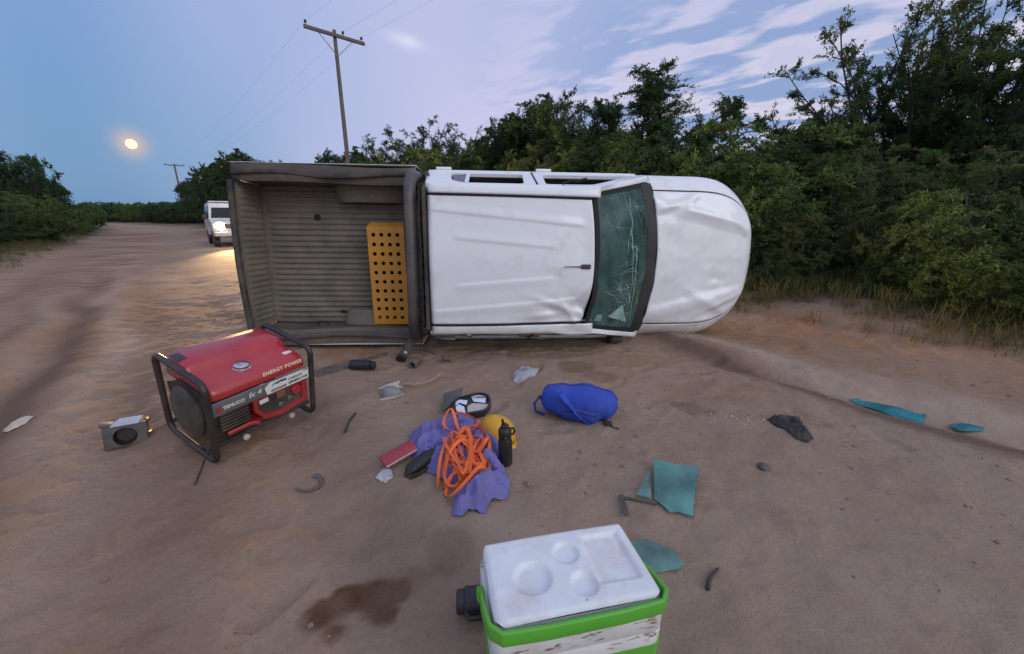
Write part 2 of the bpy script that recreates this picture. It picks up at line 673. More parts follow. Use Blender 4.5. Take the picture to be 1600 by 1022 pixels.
def build_ground():
    xs = axis(-4.2, 5.2, .024, -900, 900)
    ys = axis(.25, 6.6, .024, -40, 1400)
    X, Y = np.meshgrid(xs, ys, indexing='ij')
    x, y = X.ravel(), Y.ravel()
    z = ground_h(x, y)
    n, s = road_ns(x, y)
    nx, ny = len(xs), len(ys)
    idx = np.arange(nx * ny).reshape(nx, ny)
    f = np.stack([idx[:-1, :-1], idx[1:, :-1], idx[1:, 1:], idx[:-1, 1:]], -1).reshape(-1)
    g = lambda u, v, r: (on_ground(u, v).x, on_ground(u, v).y, r)
    damp = blob(x, y, [g(500, 960, .075), g(520, 985, .05), g(545, 930, .07), g(590, 925, .085), g(620, 915, .06), g(600, 955, .05)], 50, 9, .42)
    damp = np.maximum(damp, .45 * blob(x, y, [g(940, 590, .16), g(900, 572, .2)], 51, 6, .5))
    damp = np.maximum(damp, .5 * blob(x, y, [g(1080, 640, .10), g(1105, 645, .07), g(1060, 636, .06)], 52, 9, .45))
    damp = np.maximum(damp, .35 * blob(x, y, [g(700, 860, .14), g(640, 900, .1), g(330, 690, .2)], 53, 8, .55))
    wob = (fbm(s * .5, n * .5, 3, 61) - .5)
    m = n + wob * .8
    orange = 1.7 * gauss(m, 5.5, .7) * sstep(-6, 2, s + 3) + .45 * sstep(.52, .66, fbm(x * .55 + 4, y * .55, 3, 70)) * sstep(-3.4, -1.5, n) + (.25 + .75 * fbm(x * 1.1, y * 1.1, 3, 71)) * sstep(.5, -.5, n + wob) * sstep(-3.6, -2.6, n)
    orange = orange + .5 * blob(x, y, [g(930, 575, .35), g(560, 552, .4), g(1000, 560, .3)], 54, 4, .45)
    rut_shade = (1.3 * gauss(m, -1.1, .17) + .8 * gauss(m, -1.62, .12) + 1.3 * gauss(m, 3.95, .15) + .6 * gauss(m, -2.2, .22) + .45 * gauss(m, .45, .2) + .5 * gauss(m, -.35, .16)) * (.35 + .9 * fbm(x * 1.1, y * 1.1, 3, 80))  # packed damp ruts, darkened in colour to stand in for relief shade
    loose = (.9 * gauss(m, -.72, .14) + .8 * gauss(m, -1.5, .15) + 1.5 * gauss(m, 4.4, .17) + .5 * gauss(m, .85, .2) + .6 * gauss(m, -2.6, .2)) * (.3 + .9 * fbm(x * 1.4, y * 1.4, 3, 81))  # loose sand; ridge crests paled in colour in place of relief light
    loose = loose + .35 * sstep(.55, .7, fbm(x * .9, y * .9, 4, 82))
    veg = np.maximum(sstep(6.3, 7.3, n + wob * 1.6), sstep(-3.3, -4.4, n + wob * 1.6))
    rnd = np.zeros_like(x)
    o = np_mesh('ground', np.stack([x, y, z], 1), f, 4, M['ground'], None, True,
                dict(damp=np.clip(damp, 0, 1), orange=np.clip(orange, 0, 1), rut_shade=np.clip(rut_shade, 0, 1), loose=np.clip(loose, 0, 1), veg=veg))
    tag(o, 'wide sandy dirt road with wheel ruts and verges', kind='structure')


build_ground()

# ------------------------------------------------------------------ plants


def plant_mesh(seed, height, spread, stems, kids, twigs, leaves, leaf, trunk=0.0, dome=0.0, upright=.5, base_r=.03, droop=0.0, clump=1.0, lo=.25):
    """returns wood MB and leaf arrays; stems branch twice, leaves sit along the last twigs"""
    rg = np.random.default_rng(seed)
    wood = MB()
    P, D, T = [], [], []

    def limb(p, d, length, r, segs, bend, up):
        pts, rs = [p], [r]
        for i in range(segs):
            d = d + Vector(rg.normal(0, bend, 3)) + Vector((0, 0, up))
            d.normalize()
            p = p + d * (length / segs)
            pts.append(p)
            rs.append(r * (1 - .72 * (i + 1) / segs))
        return pts, rs, d

    def at(pts, t):
        k = t * (len(pts) - 1)
        i = min(int(k), len(pts) - 2)
        return pts[i].lerp(pts[i + 1], k - i), (pts[i + 1] - pts[i]).normalized()

    origin = Vector((0, 0, -.05))
    top = origin
    if trunk > 0:
        pts, rs, d = limb(origin, Vector((rg.normal(0, .08), rg.normal(0, .08), 1)), trunk, base_r * 1.6, 5, .09, .1)
        wood.tube(pts, [r_ * 1.0 + base_r * .5 for r_ in rs], 8)
        top = pts[-1]
        tpts = pts
    for i in range(stems):
        a = 2 * math.pi * (i + rg.random() * .7) / stems
        tilt = (.15 + .85 * math.sqrt(rg.random())) * (1.25 - upright)
        d = Vector((math.cos(a) * math.sin(tilt), math.sin(a) * math.sin(tilt), math.cos(tilt)))
        p0 = at(tpts, .55 + .45 * rg.random())[0] if trunk > 0 else origin + Vector((math.cos(a), math.sin(a), 0)) * spread * .12 * rg.random()
        ln = (height - (p0.z)) * (.72 + .36 * rg.random()) * (1 if tilt < .6 else .85)
        pts, rs, _ = limb(p0, d, ln, base_r * (.7 + .5 * rg.random()), 7, .13, .05 * upright)
        wood.tube(pts, rs, 5, cap=False)
        for k in range(kids):
            t = lo + (1 - lo) * (k + rg.random()) / kids
            p, dd = at(pts, min(t, .99))
            side = Vector(rg.normal(0, 1, 3))
            side = (side - dd * side.dot(dd)).normalized()
            d2 = (dd * (.35 + .5 * upright) + side * (1.0 - .3 * upright)).normalized()
            l2 = ln * (.22 + .24 * rg.random()) * (1.15 - .5 * t) * spread / max(.6, height) * 1.5
            p2, r2, _ = limb(p, d2, l2, base_r * .32, 4, .2, .10 * upright - droop * .1)
            wood.tube(p2, r2, 4, cap=False)
            for j in range(twigs):
                tt = .15 + .85 * (j + rg.random()) / twigs
                p, dd = at(p2, min(tt, .99))
                d3 = (dd * .6 + Vector(rg.normal(0, .62, 3)) + Vector((0, 0, .25 * upright - droop * .3))).normalized()
                l3 = l2 * (.25 + .3 * rg.random()) + leaf
                p3, r3, _ = limb(p, d3, l3, base_r * .12, 2, .2, .02)
                wood.tube(p3, r3, 3, cap=False)
                m = max(1, int(leaves * (.5 + rg.random()) * clump))
                q = rg.random(m)
                A = np.array([at(p3, min(.99, x))[0] for x in q])
                P.append(A + rg.normal(0, leaf * .45, (m, 3)))
                D.append(np.array(d3)[None] * .7 + rg.normal(0, .6, (m, 3)))
                T.append(np.clip(rg.normal(.35 + .5 * rg.random(), .2, m), 0, 1))
    P, D, T = np.concatenate(P), np.concatenate(D), np.concatenate(T)
    if dome > 0:
        # foliage fills a rounded dome: long outliers are pulled back towards it
        top_ = np.percentile(P[:, 2], 92)
        rad = np.percentile(np.hypot(P[:, 0], P[:, 1]), 88)
        zc_ = top_ * .45

        def warp(A):
            q = (A - [0, 0, zc_]) / [rad, rad, top_ * .62]
            r = np.linalg.norm(q, axis=1, keepdims=True)
            k = np.where(r > dome, (dome + (r - dome) * .30) / np.maximum(r, 1e-6), 1.0)
            return q * k * [rad, rad, top_ * .62] + [0, 0, zc_]
        P = warp(P)
        wood.v = [tuple(p) for p in np.where(np.array(wood.v)[:, 2:3] > .3, warp(np.array(wood.v)), np.array(wood.v))]
    n = len(P)
    D /= np.linalg.norm(D, axis=1, keepdims=True)
    U = np.cross(D, rg.normal(0, 1, (n, 3)))
    U /= np.linalg.norm(U, axis=1, keepdims=True)
    L = leaf * (.6 + .8 * rg.random((n, 1)))
    W = L * .20
    V = np.stack([P, P + D * L * .5 + U * W, P + D * L, P + D * L * .5 - U * W], 1).reshape(-1, 3)
    return wood, V, np.repeat(T, 4)


def make_plant(name, label, cat, group, leafmat, **kw):
    root = thing(name, label, cat, group=group)
    wood, V, T = plant_mesh(**kw)
    root['h0'] = float(np.percentile(V[:, 2], 98.5))
    wood.build('trunk' if cat == 'tree' else 'branches', M['bark'], root)
    np_mesh('crown' if cat == 'tree' else 'foliage', V, np.arange(len(V), dtype=np.int32), 4, leafmat, root, False, dict(tint=T))
    return root


_used = set()


def put(proto, x, y, h, rz=None, sq=1.0, label=None, group=None, name=None, leafmat=None, sink=0.0):
    """place the prototype the first time, a copy with its parts afterwards"""
    if proto.name not in _used:
        _used.add(proto.name)
        o = proto
    else:
        o = copy_tree(proto)
        if name: o.name = name
    k = h / proto['h0']
    o.location = (x, y, gh(x, y) - sink)
    o.rotation_euler = (0, 0, random.uniform(0, 6.28) if rz is None else rz)
    o.scale = (k * sq, k * sq, k)
    if label: o['label'] = label
    if group: o['group'] = group
    elif 'group' in o.keys(): del o['group']
    return o


def protos():
    d = {}
    G = 'shrubs along the dirt road'
    d['b1'] = make_plant('roadside_bush', 'green bush', 'bush', G, M['leaf'], seed=11, dome=.72, height=2.4, spread=1.5, stems=11, kids=9, twigs=9, leaves=56, leaf=.038, upright=.45, base_r=.022, lo=.12)
    d['b2'] = make_plant('roadside_bush', 'green bush', 'bush', G, M['leaf'], seed=12, dome=.72, height=2.4, spread=1.7, stems=12, kids=9, twigs=9, leaves=56, leaf=.036, upright=.3, base_r=.02, lo=.1, droop=.5)
    d['b3'] = make_plant('roadside_bush', 'green bush', 'bush', G, M['leaf_olive'], seed=13, dome=.72, height=2.4, spread=1.3, stems=11, kids=9, twigs=8, leaves=52, leaf=.035, upright=.65, base_r=.02, lo=.12)
    d['b4'] = make_plant('roadside_bush', 'green bush', 'bush', G, M['leaf_dark'], seed=14, dome=.72, height=2.4, spread=1.6, stems=12, kids=9, twigs=9, leaves=56, leaf=.040, upright=.4, base_r=.024, lo=.1)
    d['thorn'] = make_plant('thorn_tree', 'spiky dark thorn tree', 'tree', None, M['leaf_dark'], seed=21, height=4.6, spread=.95, stems=40, kids=14, twigs=5, leaves=48, leaf=.042, trunk=.5, upright=.78, base_r=.030, lo=.2)
    d['tree'] = make_plant('round_tree', 'round crowned tree', 'tree', None, M['leaf_dark'], seed=22, dome=.85, height=5.2, spread=2.2, stems=10, kids=10, twigs=10, leaves=34, leaf=.05, trunk=2.4, upright=.4, base_r=.05, lo=.3)
    d['dense'] = make_plant('dense_tree', 'dense dark tree', 'tree', None, M['leaf_dark'], seed=23, dome=.75, height=4.6, spread=2.6, stems=20, kids=11, twigs=9, leaves=44, leaf=.055, trunk=.9, upright=.42, base_r=.05, lo=.12)
    return d


def ns_xy(n, s):
    k = .75 * .75 + .66 * .66
    if s > 45:
        n = n - ((s - 45) / 60.0) ** 2 * 13.0
    return ((.75 * n - .66 * s) / k, (.66 * n + .75 * s) / k)


def vegetation():
    d = protos()
    bs = ['b1', 'b2', 'b3', 'b4']
    rg = random.Random(5)
    # right-hand thicket, in rows back from the verge
    rows = [(7.1, 1.0, .75, 'knee-high olive shrub at the foot of the right verge', 'knee-high shrubs on the right verge'),
            (7.9, 1.35, 1.5, 'low green bush at the grassy verge in front of the right-hand thicket', 'low bushes on the right verge'),
            (9.1, 1.45, 2.35, 'tall green bush in the thicket right of the overturned truck', 'tall bushes of the right thicket'),
            (10.8, 1.7, 2.75, 'taller bush at the back of the thicket right of the truck', 'back row bushes of the right thicket'),
            (13.0, 2.2, 3.05, 'far back bush showing only its top over the right thicket', 'far bushes of the right thicket')]
    for (n0, st, h0, lab, grp) in rows:
        s = -7.5
        while s < 26:
            n = n0 + rg.uniform(-.45, .45)
            x, y = ns_xy(n, s + rg.uniform(-.3, .3))
            s += st * (1 + max(0, s) * .02)
            if y < .4 or abs(x) > 1.55 * y + 2.5:
                continue
            h = h0 * rg.uniform(.82, 1.18) * (.82 * min(1.6, 1 + .032 * max(0.0, s)) if n0 > 8.5 else 1.0)
            k = rg.choice(bs if n0 > 8.5 else ['b1', 'b2', 'b3', 'b3'])
            # skip what would stand wholly hidden behind the truck
            zc_ = y * math.cos(PITCH) - (h - CAM_H) * math.sin(PITCH)
            uu = 800 + FPX * x / zc_
            vv = 511 - FPX * (y * math.sin(PITCH) + (h + .3 - CAM_H) * math.cos(PITCH)) / zc_
            if 520 < uu < 1020 and vv > 285:
                continue
            put(d[k], x, y, h, rg.uniform(0, 6.28), rg.uniform(.95, 1.3), lab, grp, 'roadside_bush', sink=.08)
    # bushes behind the truck bed and on towards the bend
    s = 26
    while s < 120:
        for n0 in (7.6, 10.5, 14):
            x, y = ns_xy(n0 + rg.uniform(-.8, .8), s + rg.uniform(-1, 1))
            if y < 2 or abs(x) > 1.5 * y + 3: continue
            h = rg.uniform(2.3, 3.3) + (n0 - 7) * .12
            put(d[rg.choice(bs)], x, y, h, rg.uniform(0, 6.28), rg.uniform(1.2, 1.7), 'distant bush on the right side of the road towards the bend', 'distant bushes right of the road', 'roadside_bush', sink=.15)
        s += 3.2 + (s - 26) * .06
    # left side
    s = 7
    while s < 110:
        for n0 in (-5.0, -7.6, -11.5):
            x, y = ns_xy(n0 + rg.uniform(-.6, .6), s + rg.uniform(-.6, .6))
            if abs(x) > 1.5 * y + 2: continue
            h = rg.uniform(1.6, 2.3) + (-n0 - 5) * .16
            put(d[rg.choice(['b1', 'b2', 'b4', 'b4'])], x, y, h, rg.uniform(0, 6.28), rg.uniform(1.2, 1.6), 'dark green bush in the scrub left of the dirt road', 'bushes left of the road', 'roadside_bush', sink=.12)
        s += 2.1 + max(0, s - 10) * .07
    # trees one can pick out against the sky
    def tr(k, u, v, t, label, sq=1.0, rz=None, extra=0):
        r_ = ray(u, v)
        x, y = r_.x * t, r_.y * t
        h = CAM_H + r_.z * t - gh(x, y)
        put(d[k], x, y, h + extra, rz, sq, label, None, d[k].name.split('.')[0])
    tr('thorn', 1500, 12, 7.4, 'large spiky thorn tree towering over the right thicket', 1.0, .4)
    tr('thorn', 1590, 20, 7.0, 'spiky thorn tree cut off by the right picture edge', 1.1, 2.0)
    tr('thorn', 690, 208, 17.5, 'spiky bare-topped thorn tree behind the truck bed beside the big pole', 1.25, 1.1)
    tr('thorn', 625, 225, 19.5, 'smaller spiky thorn tree just right of the big utility pole', 1.2, 3.1)
    tr('tree', 1047, 128, 12.0, 'slender round-topped tree standing alone above the thicket', 1.35, .8)
    tr('dense', 885, 165, 12.5, 'tall dense dark tree rising behind the cab roof', 1.1, .3)
    tr('dense', 805, 200, 14.0, 'dense dark tree left of the tallest one behind the cab', 1.05, 1.9)
    tr('dense', 935, 205, 13.0, 'dense dark tree right of the tallest one behind the cab', 1.0, 4.0)
    tr('dense', 1290, 188, 8.6, 'dense tree swelling out of the thicket left of the thorn tree', .65, 5.0)
    tr('dense', 378, 246, 27, 'dark tree beyond the tailgate behind the lit vehicle', 1.1, 2.4)
    tr('dense', 345, 262, 30, 'dark tree directly above the lit vehicle', 1.0, 5.4)
    tr('dense', 310, 285, 44, 'rounded dark tree left of the lit vehicle', 1.1, .4)
    tr('dense', 420, 262, 31, 'dark tree just over the upper edge of the truck bed', .9, 3.3)
    tr('dense', 540, 238, 24, 'leafy tree around the foot of the big utility pole', .9, 4.4)
    tr('dense', 12, 240, 23, 'feathery tree at the left picture edge above the scrub', .8, 2.0)
    tr('dense', 60, 285, 26, 'low dark tree right of the feathery one above the left scrub', 1.0, 3.7)


vegetation()


def grass():
    rg = np.random.default_rng(3)

    def tufts(n0, n1, s0, s1, count, hmin, hmax, name, label):
        cn = rg.uniform(n0, n1, count)
        cs = rg.uniform(s0, s1, count)
        k = .75 * .75 + .66 * .66
        x = (.75 * cn - .66 * cs) / k
        y = (.66 * cn + .75 * cs) / k
        dens = fbm(x * 1.2, y * 1.2, 3, 90)
        edge = sstep(n0, n0 + .9, cn) if n0 > 0 else sstep(n1, n1 - 1.0, cn)
        ok = (rg.random(count) < (dens - .25) * 2.2 * (.25 + .75 * edge)) & (y > .3) & (np.abs(x) < 1.5 * y + 2)
        x, y = x[ok], y[ok]
        n = len(x)
        B = 12
        x = np.repeat(x, B) + rg.normal(0, .05, n * B)
        y = np.repeat(y, B) + rg.normal(0, .05, n * B)
        hh = np.repeat(rg.uniform(hmin, hmax, n), B) * rg.uniform(.5, 1.2, n * B)
        tint = np.clip(np.repeat(rg.random(n), B) * .8 + rg.normal(0, .15, n * B), 0, 1)
        z = ground_h(x, y) - .01
        a = rg.uniform(0, 6.28, n * B)
        lean = rg.uniform(.2, 1.3, n * B)
        w = rg.uniform(.002, .0048, n * B)
        dirx, diry = np.cos(a), np.sin(a)
        b0 = np.stack([x - diry * w, y + dirx * w, z], 1)
        b1 = np.stack([x + diry * w, y - dirx * w, z], 1)
        m0 = np.stack([x + dirx * hh * lean * .3 - diry * w * .8, y + diry * hh * lean * .3 + dirx * w * .8, z + hh * .62], 1)
        m1 = np.stack([x + dirx * hh * lean * .3 + diry * w * .8, y + diry * hh * lean * .3 - dirx * w * .8, z + hh * .62], 1)
        tp = np.stack([x + dirx * hh * lean, y + diry * hh * lean, z + hh * (1 - .35 * lean)], 1)
        V = np.stack([b0, b1, m1, m0, tp], 1).reshape(-1, 3)
        i = np.arange(n * B) * 5
        F = np.stack([i, i + 1, i + 2, i, i + 2, i + 3, i + 3, i + 2, i + 4], 1).reshape(-1)
        o = np_mesh(name, V, F, 3, M['grass'], None, False, dict(tint=np.repeat(tint, 5)))
        tag(o, label, 'grass', kind='stuff')
    tufts(5.85, 9.0, -5, 14, 15000, .08, .40, 'verge_grass', 'dry and green grass on the bank below the right thicket')
    tufts(-6.5, -3.0, 5, 40, 6500, .10, .36, 'verge_grass', 'grass along the left edge of the dirt road')
    tufts(6.3, 9.0, 14, 40, 2500, .2, .5, 'verge_grass', 'grass on the verge beyond the overturned truck')


grass()

# ------------------------------------------------------------------ moon, utility poles, wires


def moon():
    t = NT('moon_glow')
    e = t.n('ShaderNodeEmission')
    t.set(e.inputs[0], t.mix(t.ramp(t.noise(2.2, 3), [(.4, 0.), (.65, 1.)]), (1., .72, .36), (1., .60, .24)))
    e.inputs[1].default_value = 2.6
    t.done(e.outputs[0])
    d = ray(205, 225).normalized()
    b = bmesh.new()
    bmesh.ops.create_icosphere(b, subdivisions=4, radius=1.0)
    me = bpy.data.meshes.new('moon')
    b.to_mesh(me)
    b.free()
    o = link('moon', me, t.m)
    D = 1800.0
    o.location = Vector((0, 0, CAM_H)) + d * D
    k = D * (10.0 / FPX) * .47
    o.scale = (k, k, k)
    tag(o, 'full orange moon low in the dusk sky on the left', 'moon')


moon()


def pole(name, base, height, az_, label, rad=.105):
    root = thing(name, label, 'utility pole', base, (0, 0, az_))
    MB().tube([(0, 0, -.3), (0, 0, height * .5), (0, 0, height)], [rad, rad * .85, rad * .68], 10).build('post', M['wood'], root)
    ca = MB().box((0, -rad * .95, height - .22), (2.5, .10, .13)).build('crossarm', M['wood'], root, bevel=.008)
    for x in (-.95, .95):
        MB().tube([(x * .75, -rad, height - .28), (0, -rad * .8, height - .98)], .016, 6).build('brace', M['wire'], root)
    ins = []
    for x in (-1.17, .32, 1.12):
        m = Matrix.Translation((x, -rad * .95, height - .155))
        MB().lathe([(.014, 0), (.014, .07), (.055, .075), (.06, .10), (.035, .115), (.05, .13), (.045, .16), (.02, .18)], 10, m).build('insulator', M['insul'], root)
        ins.append(Vector((x, -rad * .95, height)))
    mw = Matrix.Translation(base) @ Matrix.Rotation(az_, 4, 'Z')
    return [mw @ p for p in ins]


def poles():
    u_ = ray(522, 47)
    t = 16.5
    p1 = Vector((u_.x * t, u_.y * t, 0))
    top1 = CAM_H + u_.z * t
    b1 = ray(547, 262)
    p1 = Vector((p1.x, p1.y, gh(p1.x, p1.y)))
    u2 = ray(272, 256)
    t2 = 62
    p2 = Vector((u2.x * t2, u2.y * t2, 0))
    p2.z = gh(p2.x, p2.y)
    dirn = (p2 - p1)
    a = math.atan2(dirn.y, dirn.x) - math.pi / 2
    i1 = pole('utility_pole', p1, top1 - p1.z, a, 'tall wooden utility pole with crossarm behind the truck bed')
    i2 = pole('utility_pole', p2, CAM_H + u2.z * t2 - p2.z, a, 'small distant utility pole left of the lit vehicle', .16)
    d = Vector((dirn.x, dirn.y, 0)).normalized()
    for k in range(3):
        labs = ['leftmost', 'middle', 'rightmost']
        a0, a1 = i1[k], i2[k]
        b0 = a0 - d * 45 + Vector((0, 0, .2))
        pts = []
        for j in range(25):
            q = j / 24
            pts.append(b0.lerp(a0, q) - Vector((0, 0, 1.0 * 4 * q * (1 - q))))
        for j in range(1, 25):
            q = j / 24
            pts.append(a0.lerp(a1, q) - Vector((0, 0, 1.1 * 4 * q * (1 - q))))
        o = MB().tube(pts, .0024, 5).build('power_line', M['wire'])
        tag(o, labs[k] + ' thin overhead wire strung on the pole crossarms', 'wire', 'overhead wires on the poles')


poles()

# ------------------------------------------------------------------ overturned pickup (local: x forward, y left, z up)


def paint_material():
    t = NT('white_paint')
    a = t.noise(2.6, 6, .6)
    fine = t.noise(38, 5, .7)
    c = t.mix(t.ramp(a, [(.3, 0.), (.75, 1.)]), (.81, .83, .86), (.76, .775, .80))
    # road dust: on the flank that slid over the sand and in the dents
    co = t.n('ShaderNodeTexCoord').outputs['Object']
    sp = t.n('ShaderNodeSeparateXYZ')
    t.l(co, sp.inputs[0])
    side = t.ramp(t.math('ADD', t.math('MULTIPLY', sp.outputs[1], -.55), .42), [(.55, 0.), (1.0, 1.)])
    d = t.math('MULTIPLY', side, t.ramp(t.noise(5, 6, .7), [(.36, 0.), (.68, .65)]))
    d = t.math('ADD', d, t.math('MULTIPLY', t.ramp(t.noise(1.4, 5, .62), [(.60, 0.), (.85, .25)]), 1.0), True)
    c = t.mix(d, c, (.42, .33, .26))
    smudge = t.math('MULTIPLY', t.ramp(t.noise(3.2, 7, .72, dist=.6), [(.56, 0.), (.74, .45)]), t.ramp(sp.outputs[0], [(.0, .25), (1.0, 1.)]))
    c = t.mix(smudge, c, (.50, .42, .35))
    hair = t.ramp(t.noise(22, 2, .5, vscale=(.35, 5, 5), dist=.4), [(.735, 0.), (.75, .35)])
    c = t.mix(hair, c, (.35, .33, .31))
    scr = t.ramp(t.noise(9, 4, .6, vscale=(.25, 4.5, 4.5)), [(.70, 0.), (.73, .5)])
    c = t.mix(t.math('MULTIPLY', scr, side), c, (.22, .19, .17))
    nb = t.bump(t.noise(3.0, 3, .5), .10, .03)
    t.bsdf(c, t.math('ADD', t.math('MULTIPLY', d, .5), t.math('ADD', .20, t.math('MULTIPLY', fine, .1))), 0, .5, nb, **{'Coat Weight': .5, 'Coat Roughness': .06})
    return t.m


def glass_material(name, col, alpha, rough=.06):
    t = NT(name)
    p = t.n('ShaderNodeBsdfPrincipled')
    t.set(p.inputs['Base Color'], t.mix(t.ramp(t.noise(3.5, 4, .6), [(.35, 0.), (.68, 1.)]), tuple(c * .55 for c in col), tuple(c * 1.6 for c in col)))
    t.set(p.inputs['Roughness'], t.math('ADD', rough, t.math('MULTIPLY', t.noise(14, 4), .08)))
    p.inputs['Specular IOR Level'].default_value = .6
    tr = t.n('ShaderNodeBsdfTransparent')
    tr.inputs[0].default_value = (*[min(1, .35 + c * 2.2) for c in col], 1)
    mx = t.n('ShaderNodeMixShader')
    mx.inputs[0].default_value = alpha
    t.l(tr.outputs[0], mx.inputs[1])
    t.l(p.outputs[0], mx.inputs[2])
    return t.done(mx.outputs[0])


M['paint'] = paint_material()
M['black_plastic'] = mat('black_plastic', (.022, .022, .024), .55, var=.25, dust=.35)
M['rubber'] = mat('rubber', (.018, .017, .017), .85, var=.3, dust=.5, bump=.3)
M['trim_black'] = mat('trim_black', (.012, .013, .015), .5, var=.25, dust=.12)
M['seam'] = mat('seam', (.012, .012, .013), .8)
M['rollbar'] = mat('rollbar_tube', (.060, .065, .070), .42, .2, var=.2, dust=.35)
M['bedliner'] = mat('bedliner', (.145, .132, .108), .75, var=.25, dust=.7, dust_col=(.27, .22, .17), nscale=5, bump=.35, bscale=90)
M['bed_steel'] = mat('bed_steel', (.075, .07, .062), .6, var=.25, dust=.8, dust_col=(.22, .165, .12), nscale=4)
M['windscreen'] = glass_material('windscreen_glass', (.085, .165, .150), .55)
M['window'] = glass_material('side_window_glass', (.006, .008, .009), .7, .03)
M['crack'] = mat('crack', (.22, .35, .33), .4, var=.4)
M['chrome'] = mat('chrome', (.6, .6, .62), .18, 1.0, dust=.2)
M['lamp_clear'] = mat('lamp_clear', (.55, .56, .58), .12, .1, spec=.8)
M['lamp_red'] = mat('lamp_red', (.35, .02, .015), .15, spec=.8)
M['seat'] = mat('seat_fabric', (.045, .047, .05), .9, var=.3, bump=.4)
M['dash'] = mat('dashboard', (.03, .031, .033), .7, var=.2)
M['steel'] = mat('bare_steel', (.32, .31, .30), .42, .9, var=.2, dust=.3)


def poly_holes(outer, holes, m3):
    """flat panel with openings; returns verts, faces"""
    lines = [[Vector((p[0], p[1], 0)) for p in outer]] + [[Vector((p[0], p[1], 0)) for p in h] for h in holes]
    flat = [p for l in lines for p in l]
    tris = tessellate_polygon(lines)
    return [m3(p.x, p.y) for p in flat], [tuple(t) for t in tris]


def rounded(poly, r=.05, n=4):
    out = []
    N = len(poly)
    for i in range(N):
        p, a, b = Vector(poly[i]), Vector(poly[i - 1]), Vector(poly[(i + 1) % N])
        da, db = (a - p), (b - p)
        rr = min(r, da.length * .45, db.length * .45)
        s_, e_ = p + da.normalized() * rr, p + db.normalized() * rr
        for k in range(n + 1):
            t = k / n
            out.append(((1 - t) ** 2) * s_ + 2 * t * (1 - t) * p + t * t * e_)
    return [(q.x, q.y) for q in out]


def nz2(x, y, seed=0, sc=1.0):
    return mnoise.fractal(Vector((x * sc + 5, y * sc + 5, seed * 3.7)), 1.0, 2.0, 3) * .5


